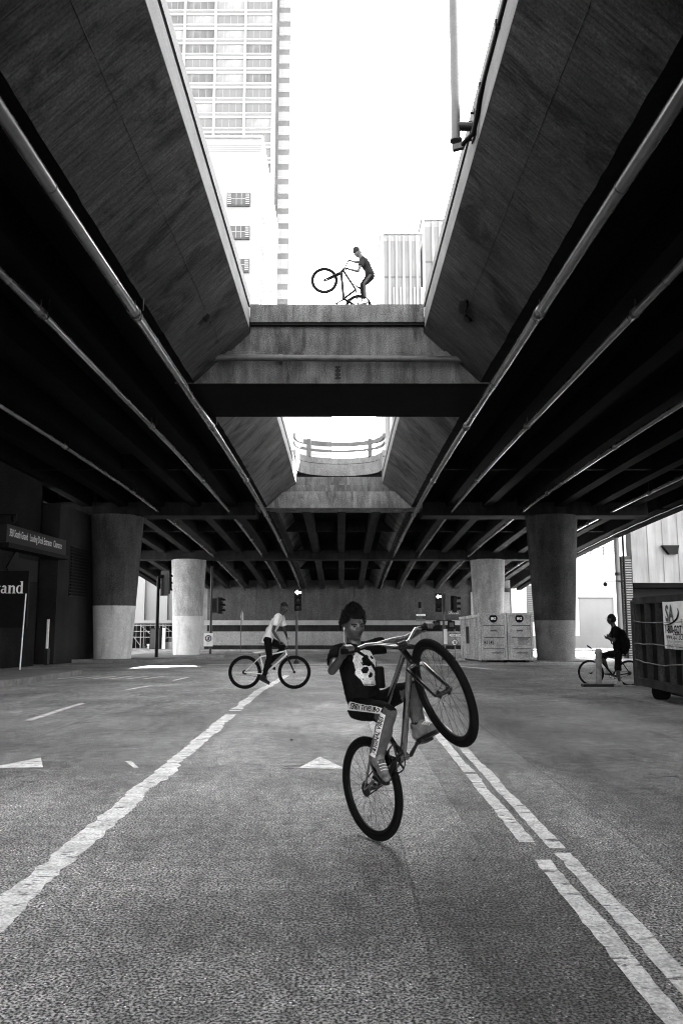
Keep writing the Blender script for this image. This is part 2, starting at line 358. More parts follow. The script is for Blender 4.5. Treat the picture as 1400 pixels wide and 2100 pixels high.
M['pants_black'] = mat('black_track_cloth', .005, rough=.8, var=.4, scale=12, bump=.3, bscale=50, spec=.05)
M['pants_grey'] = mat('grey_track_cloth', .065, rough=.85, var=.25, scale=14, bump=.3, bscale=60, spec=.2, fine=.3, fscale=200)
M['stripe_white'] = mat('white_stripe_cloth', .6, rough=.9, var=.1)
M['stripe_grey'] = mat('grey_stripe_cloth', .07, rough=.9, var=.1)
M['print'] = mat('faded_print', .55, rough=.9, var=.35, scale=22, fine=.35, fscale=120)
M['shoe'] = mat('shoe_leather', .13, rough=.5, var=.7, scale=26, spec=.4)
M['shoe_white'] = mat('white_shoe', .3, rough=.5, var=.1)
M['lace'] = mat('white_lace', .65, rough=.9, var=.1)
M['tyre'] = mat('tyre_rubber', .005, rough=.85, var=.3, scale=20, bump=.5, bscale=150, spec=.08)
M['rim'] = mat('rim_black', .006, spec=.1, rough=.4, var=.2)
M['frame_grey'] = mat('brushed_frame', .34, rough=.22, var=.15, scale=5, metal=1.0)
M['frame_pale'] = mat('pale_frame', .55, rough=.3, var=.1, metal=.3)
M['frame_black'] = mat('black_frame', .004, rough=.4, var=.2, spec=.12)
M['spoke'] = mat('spoke_steel', .20, rough=.3, var=.05, metal=.8)
M['spoke_dark'] = mat('spoke_black', .03, rough=.4, var=.05)
M['glass'] = mat('dark_glass', .02, rough=.08, var=.05, spec=.6)
M['car'] = mat('silver_car_paint', .2, rough=.3, var=.05, spec=.6)
M['canvas'] = mat('backpack_nylon', .007, spec=.05, rough=.8, var=.3, scale=8, bump=.4, bscale=60)
M['lit'] = emit('lit_arrow_lens', 1.0, .35)
M['eyewhite'] = mat('eye_white', .12, rough=.3, var=.05)

# ------------------------------------------------------------------ ground
GY = [-400, -60, 14, 17.9, 19.8, 25, 42, 60, 80, 120, 900]
GZ = [0, 0, 0, -.03, -.11, -.26, -.66, -1.25, -1.55, -1.6, -1.6]
def G(y): return float(np.interp(y, GY, GZ))
def sheet(name, xs, ys, lift, mt, kind='structure', parent=None):
    m = MB(); vs = [(x, y, G(y) + lift) for y in ys for x in xs]; nx = len(xs)
    m.add(vs, [(j * nx + i, j * nx + i + 1, (j + 1) * nx + i + 1, (j + 1) * nx + i) for j in range(len(ys) - 1) for i in range(nx - 1)], 0, True)
    o = m.build(name, mt, parent)
    if kind: o['kind'] = kind
    return o
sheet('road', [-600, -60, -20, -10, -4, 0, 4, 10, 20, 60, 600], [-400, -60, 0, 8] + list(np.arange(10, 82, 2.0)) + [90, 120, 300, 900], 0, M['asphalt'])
# left pavement with kerb, and the column islands
def pavement(name, poly, h=.14, mt='walk'):
    """outline polygon (x,y): top slab plus a proud kerb strip along its edge"""
    n = len(poly); top = MB(); k = MB()
    bm = bmesh.new(); vs = [bm.verts.new((x, y, 0)) for x, y in poly]; bm.faces.new(vs)
    for yc in np.arange(-20, 84, 3.0): bmesh.ops.bisect_plane(bm, geom=bm.verts[:] + bm.edges[:] + bm.faces[:], plane_co=(0, yc, 0), plane_no=(0, 1, 0))
    bm.verts.index_update()
    top.add([(v.co.x, v.co.y, G(v.co.y) + h) for v in bm.verts], [tuple(v.index for v in f.verts) for f in bm.faces]); bm.free()
    o = top.build(name, M[mt]); o['kind'] = 'structure'
    cx = sum(p[0] for p in poly) / n; cy = sum(p[1] for p in poly) / n
    pts = []
    for i in range(n):
        a, b = Vector(poly[i]), Vector(poly[(i + 1) % n]); q = max(1, int((b - a).length / 2))
        pts += [a + (b - a) * j / q for j in range(q)]
    for i in range(len(pts)):
        a, b = pts[i], pts[(i + 1) % len(pts)]
        d = (b - a).normalized(); nn = Vector((d.y, -d.x))
        if nn.dot(Vector((cx, cy)) - a) < 0: nn = -nn
        L = (b - a).length; g = .008
        a2, b2 = a + d * g, b - d * g
        q = MB(); P = [a2 - nn * .01, b2 - nn * .01, b2 + nn * .15, a2 + nn * .15]
        q.add([(p.x, p.y, G(p.y) - .05) for p in P] + [(p.x, p.y, G(p.y) + h + .012) for p in P], [(0, 1, 2, 3), (4, 7, 6, 5), (0, 4, 5, 1), (1, 5, 6, 2), (2, 6, 7, 3), (3, 7, 4, 0)])
        q.build('kerb_stone', M['kerb'], o)
    return o
arc = [(-9.3 + .9 * math.cos(a) - .1, 26.4 + 1.1 * math.sin(a)) for a in np.linspace(0, math.pi / 2, 6)]
pavement('pavement', [(-13.25, -15), (-7.6, -15), (-7.75, 10), (-8.0, 20)] + arc + [(-13.25, 28.0)])
pavement('column_island', [(-15.5, 39.5), (-9.2, 39.5), (-8.7, 41), (-8.4, 58), (-9.5, 63.5), (-15.5, 63.5)])
pavement('far_pavement', [(-30, 76.5), (30, 76.5), (30, 79.6), (-30, 79.6)])
pavement('right_island', [(9.6, 40.6), (13, 40.6), (13, 63), (9.6, 63)], h=.05)

# ------------------------------------------------------------------ painted markings (ragged, 4 mm above the road)
def ragged(name, x0, x1, y0, y1, rag=.02, gaps=(), step=.05, label=None, skew=0.0):
    """a hand-worn line along Y between x0 and x1"""
    n = max(2, int((y1 - y0) / step)); m = MB(); run = []
    def flush(run):
        if len(run) < 2: return
        vs = [p for r in run for p in r]
        m.add(vs, [(2 * i, 2 * i + 1, 2 * i + 3, 2 * i + 2) for i in range(len(run) - 1)])
    for i in range(n + 1):
        y = y0 + (y1 - y0) * i / n
        if any(a < y < b for a, b in gaps): flush(run); run = []; continue
        e = lambda k: rag * (noise.noise((y * 1.3, k, 0)) * 1.6 + noise.noise((y * 7, k, 3)) + .6 * noise.noise((y * 25, k, 5)))
        sx = skew * (y - y0)
        run.append(((x0 + e(1) + sx, y, G(y) + .004), (x1 + e(9) + sx, y, G(y) + .004)))
    flush(run)
    o = m.build(name, M['paint']); o['kind'] = 'structure'
    return o
ragged('lane_line', -1.85, -1.67, 3.0, 26, .034, gaps=((13.0, 13.45), (13.6, 13.66), (16.1, 16.16)))
ragged('centre_line', 1.205, 1.31, 2.0, 20, .012, gaps=((5.28, 5.62), (6.55, 6.6), (7.0, 7.05), (8.05, 8.15), (11.4, 11.7), (14, 15)))
ragged('centre_line', 1.372, 1.478, 2.0, 20, .012, gaps=((5.05, 5.09), (5.42, 5.46), (6.1, 6.13), (9.6, 10.2), (12.6, 13.1)))
for y0, y1 in ((12.2, 14.7), (17.8, 19.9), (22.6, 24.6)): ragged('lane_dash', -4.73, -4.61, y0, y1, .008)
def flat(name, polys, mt='paint', lift=.004):
    m = MB()
    for p in polys: m.add([(x, y, G(y) + lift) for x, y in p], [tuple(range(len(p)))])
    o = m.build(name, M[mt]); o['kind'] = 'structure'; return o
flat('arrow_marking', [[(-.44, 8.36), (.04, 8.32), (-.235, 9.05)]])
flat('arrow_marking', [[(-3.60, 8.36), (-3.04, 8.40), (-3.28, 8.98)]])
flat('paint_scrap', [[(-2.30, 8.75), (-2.24, 8.78), (-2.06, 8.38), (-2.11, 8.38)]])
flat('paint_scrap', [[(4.05, 9.7), (4.4, 9.62), (4.4, 9.68), (4.1, 9.75)]])
for i in range(8): flat('word_marking', [[(-9.3 + i * .5, 23.6), (-9.15 + i * .5, 23.6), (-9.0 + i * .5, 25.4), (-9.1 + i * .5, 25.4)]])
flat('crossing_line', [[(5.6, 31.0), (6.0, 31.0), (4.6, 36.5), (4.45, 36.5)]])
flat('crossing_line', [[(-6.1, 36.6), (6.2, 36.6), (6.2, 36.9), (-6.1, 36.9)]])
# small pale scraps of litter lying on the road
for x, y, mt, lb in ((.45, 5.47, 'column2', 'pale pebble on the road just right of the wheelie bike tyre'), (.83, 5.27, 'column2', 'flat pale pebble between the wheelie bike and the double line'), (-.62, 10.2, 'dark', 'dark scrap of litter on the road left of the wheelie rider')):
    lm = MB(); lm.box((0, 0, .010), (.034, .022, .014), 0, Matrix.Rotation(x * 5, 3, 'Z'), .006)
    o = lm.build('litter_scrap', M[mt]); o.location = (x, y, .004); tag(o, lb, 'litter', 'scraps on the road')

# ------------------------------------------------------------------ the bridge overhead, with its two light slots
CX = -.12                                # slot centre line
def ZS(y): return 7.68 - (.00093 * (y - 22) ** 2 if y > 22 else 0)
SL, SU = 3.76, 2.31                      # slot half width at the soffit and at the parapet foot
Y0, YN, YB0, YB1, YE, YW = -26.0, 6.2, 20.35, 23.85, 41.3, 80.2
bridge = thing('road_bridge', 'long dark concrete road bridge overhead with two open light slots', 'bridge')
def ysamp(a, b, st=2.0):
    n = max(1, int(math.ceil((b - a) / st))); return [a + (b - a) * i / n for i in range(n + 1)]
def swept(name, sec, ya, yb, mats, mfun=None, st=2.0, parent=bridge, jit=()):
    """section [(x, dz above soffit)] swept along Y under the bridge profile"""
    m = MB(); ys = ysamp(ya, yb, st); n = len(sec)
    jt = lambda i, y, q: .022 * (noise.noise((y * 1.7, i * 9 + q, sec[0][0])) + .7 * noise.noise((y * 6, i * 5 + q, 2))) if i in jit else 0
    secs = [[(x + jt(i, y, 0), y, ZS(y) + dz + jt(i, y, 4)) for i, (x, dz) in enumerate(sec)] for y in ys]; m.sweep(secs)
    if mfun:
        k = 0
        for i in range(len(ys) - 1):
            for j in range(n): m.m[k] = mfun(j, ys[i]); k += 1
    return m.build(name, mats, parent)
for s in (-1, 1):
    X = lambda a: CX + s * a
    sec = [(X(SL), 0), (X(4.25), 0), (X(4.25), .85), (s * 17.5, .85), (s * 17.5, -.12), (s * 18.0, -.12), (s * 18.0, 1.75), (X(SU), 1.75), (X(SU), 1.40)]
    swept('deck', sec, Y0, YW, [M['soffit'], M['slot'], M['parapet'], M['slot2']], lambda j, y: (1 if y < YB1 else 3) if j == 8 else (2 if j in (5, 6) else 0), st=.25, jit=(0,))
    # slot parapet: lower and upper course with a shadow joint between
    for ya, yb in ((YN, 20.1), (YB1 - .2, YE + 1.2)):
        for k, y in enumerate(np.arange(ya, yb - .1, 6.0)):
            ye = min(y + 6.0, yb)
            swept('parapet_lower', [(X(SU - .005), 1.42), (X(SU + .22), 1.42), (X(SU + .22), 1.915), (X(SU - .005), 1.915)], y + .006, ye - .006, M['parapet'])
            swept('parapet_upper', [(X(SU - .03), 1.975), (X(SU + .22), 1.975), (X(SU + .22), 2.34), (X(SU + .0), 2.34)], y + .006, ye - .006, M['parapet'])
        swept('parapet_joint', [(X(SU + .03), 1.90), (X(SU + .2), 1.90), (X(SU + .2), 1.99), (X(SU + .03), 1.99)], ya, yb, M['black'])
    # outer parapet
    swept('outer_parapet', [(s * 17.8, 1.75), (s * 18.05, 1.75), (s * 18.05, 2.6), (s * 17.8, 2.6)], Y0, YW, M['parapet'], st=4)
# longitudinal girders
for k in range(-9, 10):
    x = k * 1.9
    ya = YE + .9 if abs(x - CX) < 4.3 else Y0
    if abs(x) > 17.2: continue
    for a, b, mt in ((ya, 22.0, 'soffit'), (22.0, YE + .3, 'soffit'), (YE + .9, 59.6, 'girder'), (59.6, YW, 'girder2')):  # near spans coloured darker, their deeper shade painted into the concrete
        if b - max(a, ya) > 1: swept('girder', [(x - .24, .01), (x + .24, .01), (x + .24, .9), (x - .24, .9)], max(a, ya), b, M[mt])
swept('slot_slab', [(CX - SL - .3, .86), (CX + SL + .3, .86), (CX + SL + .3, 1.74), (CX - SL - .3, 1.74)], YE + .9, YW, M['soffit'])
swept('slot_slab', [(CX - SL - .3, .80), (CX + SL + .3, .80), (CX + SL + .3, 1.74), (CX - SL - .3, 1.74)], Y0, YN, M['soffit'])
m = MB(); m.bx(CX - SL - .4, CX + SL + .4, YN - .8, YN, ZS(0) - .02, ZS(0) + .82); m.build('cross_beam', M['soffit'], bridge)
m = MB(); m.bx(CX - SU, CX + SU, YN - .25, YN, ZS(0) + 1.70, ZS(0) + 2.3); m.build('end_parapet', M['parapet'], bridge)
# cross diaphragms between the girders
for y in (33.0, 51.0, 69.0):
    for s in (-1, 1):
        if y < 42:
            a, b = (4.3 + CX, 17.5) if s > 0 else (-17.5, -4.3 + CX)
        else: a, b = (-17.5, 0) if s < 0 else (0, 17.5)
        m = MB(); m.bx(a, b, y, y + .3, ZS(y) + .2, ZS(y) + .88); m.build('diaphragm', M['soffit' if y < 42 else 'girder'], bridge)
# first cross beam with walkway: lower beam, recessed web, parapet
zb = ZS(YB0)
m = MB(); m.bx(CX - SL - .5, CX + SL + .5, YB0, YB1, zb - .02, zb + .70); m.m[4] = 1; m.build('cross_beam', [M['beamface'], M['soffit']], bridge)  # underside face painted near black to carry its shade
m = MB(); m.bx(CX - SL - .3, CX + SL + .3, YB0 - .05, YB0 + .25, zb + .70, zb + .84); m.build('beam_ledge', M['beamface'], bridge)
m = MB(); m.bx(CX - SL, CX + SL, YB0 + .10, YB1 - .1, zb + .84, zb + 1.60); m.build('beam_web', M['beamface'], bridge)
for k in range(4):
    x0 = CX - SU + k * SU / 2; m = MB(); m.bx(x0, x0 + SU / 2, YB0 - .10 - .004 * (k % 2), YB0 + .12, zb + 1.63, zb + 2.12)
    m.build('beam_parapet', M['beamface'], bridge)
m = MB(); m.bx(CX - SU - .1, CX + SU + .1, YB0 - .04, YB0 + .1, zb + 1.58, zb + 1.66); m.build('parapet_joint', M['black'], bridge)
m = MB(); m.bx(CX - SU - .3, CX + SU + .3, YB0 + .12, YB1, zb + 1.60, zb + 1.84); m.build('walkway_slab', M['soffit'], bridge)
m = MB(); m.bx(CX - SU, CX + SU, YB1 - .25, YB1 - .02, zb + 1.84, zb + 2.3); m.build('rear_parapet', M['parapet'], bridge)
m = MB(); m.bx(CX - .05, CX + .09, YB0 - .03, YB0, zb + .10, zb + .44); m.build('bolt_plate', M['black'], bridge)
for dx in (-.03, .07):
    for dz in (.16, .26, .37):
        m = MB(); m.lathe([(.014, 0), (.014, .012)], 6, (CX + dx, YB0 - .03, zb + dz), 0, (0, -1, 0)); m.build('bolt', M['grey'], bridge)
# second slot end: cap beam, stepped webs, curved parapet with railing
zc = ZS(YE)
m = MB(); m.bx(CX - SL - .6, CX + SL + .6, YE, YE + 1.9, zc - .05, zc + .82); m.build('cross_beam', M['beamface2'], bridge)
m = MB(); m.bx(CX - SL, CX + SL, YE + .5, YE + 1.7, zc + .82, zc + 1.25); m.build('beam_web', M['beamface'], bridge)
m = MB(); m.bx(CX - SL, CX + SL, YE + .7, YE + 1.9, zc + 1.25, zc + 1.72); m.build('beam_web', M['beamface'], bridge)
def arcpts(off, n=17, sag=2.2):
    w_ = SU - off; return [(CX + w_ * math.sin(a), YE + .45 + sag * math.cos(a) ** .8 if math.cos(a) > 0 else YE + .45) for a in np.linspace(-math.pi / 2, math.pi / 2, n)]
def arcwall(name, o0, o1, z0, z1, mt):
    A, B = arcpts(o0), arcpts(o1, sag=2.2 + (o0 - o1)); m = MB(); secs = []
    for a, b in zip(A, B): secs.append([(a[0], a[1], zc + z0), (b[0], b[1], zc + z0), (b[0], b[1], zc + z1), (a[0], a[1], zc + z1)])
    m.sweep(secs, smooth=False); return m.build(name, M[mt], bridge)
arcwall('shaded_foot', -.2, -.5, 1.70, 2.14, 'soffit'); arcwall('curved_parapet', .02, -.24, 2.12, 2.78, 'curvec'); arcwall('curved_parapet', .0, -.22, 2.81, 3.13, 'curvec')  # the near-black foot paints the shadow band below the curved parapet
arcwall('parapet_joint', -.02, -.2, 2.77, 2.82, 'black')
arcwall('guard_rail', -.04, -.16, 3.82, 4.05, 'railc'); arcwall('guard_rail', -.06, -.14, 3.48, 3.60, 'railc')
for i in (4, 12):
    a = arcpts(-.08)[i]; m = MB(); m.bx(a[0] - .12, a[0] + .12, a[1] - .1, a[1] + .12, zc + 3.1, zc + 4.12, 0, .02); m.build('rail_post', M['railc'], bridge)
# pier cap beams
for y, hw in ((YE, 16.0), (59.2, 16.0)):
    z = ZS(y + .8)
    for a, b in (((-hw, CX - SL - .62), (CX + SL + .62, hw)) if y < 50 else ((-hw, hw),)):
        m = MB(); m.bx(a, b, y, y + 1.7, z - .42, z + .3, 0, .03); m.build('cap_beam', M['girder'], bridge)
# flared round columns, darker shaft over a pale painted foot
def column(x, y, top, base, rt, rb, ma, mb_, split):
    m = MB(); H = top - base
    rr = lambda z: rb + (rt - rb) * max(0, (z - base) / H) ** 1.05
    zs = np.linspace(split, top, 12); m.lathe([(rr(z), z) for z in zs], 40, (x, y, 0)); c = m.build('column', M[ma], bridge)
    m = MB(); zs = np.linspace(base - .1, split, 5); m.lathe([(rr(z) + .006, z) for z in zs], 40, (x, y, 0)); m.build('painted_foot', M[mb_], c)
column(-11.9, 42.1, ZS(42) - .40, G(42), 1.37, .93, 'column', 'band', 2.20)
column(11.15, 42.1, ZS(42) - .40, G(42) - .05, 1.34, .95, 'soffit2', 'columnfoot', 1.45)
column(-11.5, 60.1, ZS(60) - .40, G(60), 1.29, .98, 'column2', 'band2', 1.75)
column(11.0, 60.1, ZS(60) - .40, G(60), 1.29, .98, 'column2', 'band2', 1.75)
# dark rounded rail brackets standing on the left slot parapet
for y in (12.0, 15.0, 17.7, 18.3, 20.0):
    m = MB(); pr = [(.40 * math.cos(a), .22 * math.sin(a)) for a in np.linspace(0, math.pi, 11)]
    m.prism(pr, (CX - SU - .16, y, ZS(y) + 2.33), (0, 1, 0), (0, 0, 1), (1, 0, 0), .1); m.build('rail_bracket', M['black'], bridge)
# weep hole and spalled socket in the slot walls
def slotpt(s, t, y, out=.0):
    x = SL + (SU - SL) * t; z = 1.40 * t
    nx, nz = -1.40, -(SL - SU); L = math.hypot(nx, nz)
    return Vector((CX + s * (x + nx / L * out), y, ZS(y) + z + nz / L * out))
for s, t, y, sx, sy in ((-1, .52, 17.6, .08, .10), (1, .60, 17.2, .10, .42), (1, .5, 17.6, .10, .16)):
    m = MB(); c = slotpt(s, t, y, .005); e1 = (slotpt(s, 1, y) - slotpt(s, 0, y)).normalized(); e2 = Vector((0, 1, 0)); nn = e1.cross(e2) * (1 if s < 0 else -1)
    n_ = 11; pr = [((sx * (1 + .35 * noise.noise((k, y, 2)))) * math.cos(2 * math.pi * k / n_), (sy * (1 + .35 * noise.noise((k, y, 7)))) * math.sin(2 * math.pi * k / n_)) for k in range(n_)] if s > 0 else [(-sx, -sy), (sx, -sy), (sx, sy), (-sx, sy)]
    m.prism(pr, c - nn * .06, e1, e2, nn, .07); m.build('spalled_socket', M['black'], bridge)
# formwork joints: thin raised lips on the board-marked slot walls
for s in (-1, 1):
    for ya, yb in ((6.3, 20.3), (YB1, YE)):
        m = MB(); pts = [slotpt(s, .56, y, .004) for y in ysamp(ya, yb, 1.0)]; m.tube(pts, .003, 4, caps=False, smooth=False); m.build('formwork_joint', M['beamface'], bridge)
        for y in np.arange(ya + 1.5, yb, 4.8):
            m = MB(); m.tube([slotpt(s, .02, y, .003), slotpt(s, .98, y, .003)], .004, 4, smooth=False); m.build('formwork_joint', M['slot'], bridge)

# ------------------------------------------------------------------ service pipes hung below the bridge
def pipe(x, drop, r, ya, yb, label, mt='pipe', brk=()):
    t = thing('service_pipe', label, 'pipe', 'pipes hung along the bridge')
    ys = ysamp(ya, yb, 1.5); sagf = lambda y: .015 * noise.noise((y * .3, x, 0))
    P = lambda y: Vector((x + sagf(y), y, ZS(y) - drop + sagf(y + 50)))
    m = MB(); m.tube([P(y) for y in ys], r, 14); m.build('tube', M[mt], t)
    k = 0
    for y in np.arange(ya + 1.2, yb, 3.05):
        m = MB(); a, b = P(y - .012), P(y + .012); m.tube([a, b], r * 1.05, 14); m.build('joint_ring', M['dark'], t); k += 1
    for y in list(np.arange(ya + 2.7, yb, 9.15)):
        m = MB(); m.tube([P(y - .22), P(y - .2), P(y + .2), P(y + .22)], [r * 1.02, r * 1.16, r * 1.16, r * 1.02], 14); m.build('coupling', M[mt], t)
        m = MB(); m.tube([P(y - .05), P(y + .05)], r * 1.24, 14); m.build('clamp', M['dark'], t)
        h = MB(); p = P(y); h.tube([p + Vector((0, 0, r)), p + Vector((0, 0, drop + .3))], .014, 6); h.tube([p + Vector((.16, 0, r * .4)), p + Vector((.16, 0, drop + .3))], .012, 6); h.build('hanger_rod', M['dark'], t)
    return t
pipe(-4.02, .26, .098, 3, 79.6, 'pale service pipe running just outside the left slot edge')
pipe(3.86, .26, .098, 3, 79.6, 'pale service pipe running just outside the right slot edge')
pipe(-5.85, .26, .085, 3, 79.6, 'second service pipe out from the slot on the left')
pipe(5.72, .26, .085, 3, 79.6, 'second service pipe out from the slot on the right')
pipe(-9.55, .24, .08, 6, 79.6, 'outermost left service pipe passing in front of the columns')
pipe(9.45, .24, .085, 6, 79.6, 'third service pipe on the right passing left of the dark column')
pipe(14.1, .24, .085, 6, 79.6, 'outermost right service pipe above the scrap bin')
t = thing('conduit', 'thin sagging cable along the right edge beam of the bridge', 'cable')
m = MB(); pts = []
for y in ysamp(20, 70, .8):
    d = .28 * math.exp(-((y - 38.5) / .8) ** 2); pts.append((17.2, y, ZS(y) - .12 - .05 * (1 + math.sin(y * 2)) * .3 - d))
m.tube(pts, .03, 6); m.build('cable', M['pipe'], t)
t = thing('cross_pipe', 'rusty horizontal pipe strapped across the first cross beam', 'pipe')
m = MB(); m.tube([(CX - SL - .05, YB0 - .22, zb + .62), (CX + SL, YB0 - .22, zb + .56)], .085, 14); m.build('tube', M['pipe_dark'], t)
m = MB(); m.tube([(CX - 1.52, YB0 - .22, zb + .60), (CX - 1.42, YB0 - .22, zb + .60)], .105, 14); m.bx(CX - 1.5, CX - 1.44, YB0 - .2, YB0 - .02, zb + .5, zb + .72); m.build('strap', M['grey'], t)

# street light column bolted to the right slot parapet, with its cable
t = thing('lamp_post', 'grey lamp post bolted to the right parapet beside the open sky', 'lamp post')
LP = Vector((1.87, 12.1, 0)); px = CX + SU
m = MB(); m.tube([(LP.x, LP.y, 9.28), (LP.x, LP.y, 18.5)], [.075, .060], 16); m.build('pole', M['grey'], t)
m = MB(); m.lathe([(.10, 0), (.10, .03)], 16, (LP.x, LP.y, 9.25)); m.build('base_cap', M['grey'], t)
m = MB(); m.tube([(LP.x, LP.y, 9.52), (px - .03, LP.y, 9.50)], .072, 14); m.build('arm', M['dark'], t)
m = MB(); m.bx(px - .045, px - .018, LP.y - .16, LP.y + .16, 9.30, 9.72); m.build('mounting_plate', M['dark'], t)
for dy in (-.12, .12):
    for dz in (-.16, .16):
        m = MB(); m.lathe([(.022, 0), (.022, .05)], 6, (px - .045, LP.y + dy, 9.51 + dz), 0, (-1, 0, 0)); m.build('bolt', M['dark'], t)
m = MB(); m.tube([(LP.x, LP.y, 17.9), (LP.x - .2, LP.y, 18.4), (LP.x - 1.6, LP.y, 18.7)], .04, 10); m.bx(LP.x - 2.3, LP.x - 1.5, LP.y - .14, LP.y + .14, 18.62, 18.78); m.build('lantern', M['grey'], t)
t = thing('conduit', 'black cable running down the right parapet to the lamp post', 'cable')
m = MB(); pts = [(px - .02, y, ZS(y) + 1.955 + .015 * noise.noise((y, 3, 3))) for y in ysamp(6.4, 11.0, .8)] + [(px - .04, 11.4, 9.55), (px - .05, 11.7, 9.38), (px - .08, 11.85, 9.22), (px - .2, 12.0, 9.17), (LP.x + .1, 12.08, 9.15)]
m.tube(pts, .042, 8); m.build('cable', M['black'], t)
m = MB(); m.beam((LP.x + .12, 12.08, 9.16), (LP.x - .06, 12.1, 9.12), .09, .09); m.build('junction_box', M['grey'], t)
for y in (8.0, 10.0, 11.3):
    m = MB(); m.bx(px - .075, px - .012, y - .03, y + .03, ZS(y) + 1.89, ZS(y) + 2.02); m.build('clip', M['black'], t)

# ------------------------------------------------------------------ loading dock building on the left
dock = thing('loading_dock_building', 'dark loading dock wall under the bridge at the left edge', 'building')
def part(name, mt, parent, *boxes, ch=0.0):
    m = MB()
    for b in boxes: m.bx(*b, ch=ch)
    return m.build(name, M[mt], parent)
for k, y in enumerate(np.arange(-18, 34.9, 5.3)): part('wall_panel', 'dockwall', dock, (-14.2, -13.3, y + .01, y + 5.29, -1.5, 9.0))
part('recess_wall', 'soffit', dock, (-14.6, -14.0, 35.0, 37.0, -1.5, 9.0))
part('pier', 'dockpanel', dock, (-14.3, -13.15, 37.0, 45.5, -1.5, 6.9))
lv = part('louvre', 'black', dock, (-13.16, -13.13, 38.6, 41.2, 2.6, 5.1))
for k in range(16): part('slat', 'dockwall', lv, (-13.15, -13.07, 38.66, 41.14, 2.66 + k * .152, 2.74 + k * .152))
cn = part('sign_canopy', 'dark', dock, (-13.32, -12.75, 30.2, 36.8, 4.42, 5.12))
part('canopy_shelf', 'black', cn, (-13.32, -12.6, 30.1, 36.9, 4.22, 4.40))
put_text('350 South Grand   Loading Dock Entrance   Clearance', .42, (-12.745, 30.45, 4.68), (0, 1, 0), (0, 0, 1), M['signwhite'], cn, .004, .62)
ar = MB(); ar.prism([(0, 0), (1.1, .95), (1.1, .45), (3.2, .45), (3.2, -.45), (1.1, -.45), (1.1, -.95)], (-13.29, 31.6, 3.55), (0, 1, 0), (0, 0, 1), (1, 0, 0), .04); ar.build('arrow_plate', M['black'], dock)
part('camera_arm', 'black', dock, (-13.3, -12.4, 30.15, 30.22, 5.42, 5.5)); m = MB(); m.lathe([(.06, 0), (.11, .1), (.11, .2), (.04, .28)], 12, (-12.5, 30.2, 5.18)); m.build('security_camera', M['black'], dock)
# projecting name board with serif letters
bd = thing('name_board', 'dark board with big white serif letters cut by the left edge', 'sign')
part('board', 'black', bd, (-13.28, -11.35, 29.0, 29.12, 1.2, 3.25))
def serif_word(O, h):
    """lower-case serif letters r a n d after a capital G, drawn from stems, bowls and slab serifs"""
    O = V(O); s = h
    def poly(m, pts): m.prism([(x * s, y * s) for x, y in pts], O, (1, 0, 0), (0, 0, 1), (0, -1, 0), .012)
    def rect(m, x0, x1, y0, y1): poly(m, [(x0, y0), (x1, y0), (x1, y1), (x0, y1)])
    def ring(m, cx, cy, rx, ry, tx, ty, a0, a1, n=18):
        for i in range(n):
            a, b = [R_(a0 + (a1 - a0) * k / n) for k in (i, i + 1)]
            poly(m, [(cx + rx * math.cos(a), cy + ry * math.sin(a)), (cx + rx * math.cos(b), cy + ry * math.sin(b)), (cx + (rx - tx) * math.cos(b), cy + (ry - ty) * math.sin(b)), (cx + (rx - tx) * math.cos(a), cy + (ry - ty) * math.sin(a))])
    L = []
    m = MB(); ring(m, .36, .5, .36, .5, .17, .07, 40, 330); rect(m, .5, .66, .06, .42); rect(m, .42, .76, .40, .46); L.append(m)
    x = .84; m = MB(); rect(m, x + .06, x + .22, 0, .66); rect(m, x, x + .3, 0, .05); rect(m, x, x + .1, .61, .66); ring(m, x + .36, .52, .16, .15, .13, .09, 10, 170); L.append(m)
    x = 1.36; m = MB(); rect(m, x + .30, x + .45, .04, .5); ring(m, x + .27, .47, .18, .19, .15, .06, 0, 165); ring(m, x + .2, .19, .19, .19, .12, .06, 60, 340); rect(m, x + .42, x + .54, 0, .05); L.append(m)
    x = 1.94; m = MB(); rect(m, x + .06, x + .22, 0, .66); rect(m, x, x + .28, 0, .05); rect(m, x, x + .1, .61, .66); rect(m, x + .42, x + .58, 0, .46); rect(m, x + .36, x + .64, 0, .05); ring(m, x + .40, .46, .18, .2, .15, .07, 0, 160); L.append(m)
    x = 2.62; m = MB(); rect(m, x + .38, x + .54, 0, 1.0); rect(m, x + .3, x + .4, .95, 1.0); rect(m, x + .5, x + .6, 0, .05); ring(m, x + .26, .33, .26, .34, .15, .06, 50, 320); L.append(m)
    return L
for m in serif_word((-12.93, 28.99, 2.43), .44): m.build('letter', M['signwhite'], bd)
pl_ = thing('marker_pole', 'thin pale marker pole on the pavement by the name board', 'pole')
m = MB(); m.tube([(-10.62, 26.8, -.15), (-10.55, 26.8, 2.35)], .022, 6); m.build('rod', M['signwhite'], pl_)
pl_ = thing('marker_post', 'short pale flat post against the dark dock wall', 'post')
part('blade', 'signwhite', pl_, (-13.28, -13.2, 36.3, 36.42, 0.2, 1.5)); part('base', 'dark', pl_, (-13.29, -13.15, 36.2, 36.5, -.6, .2))

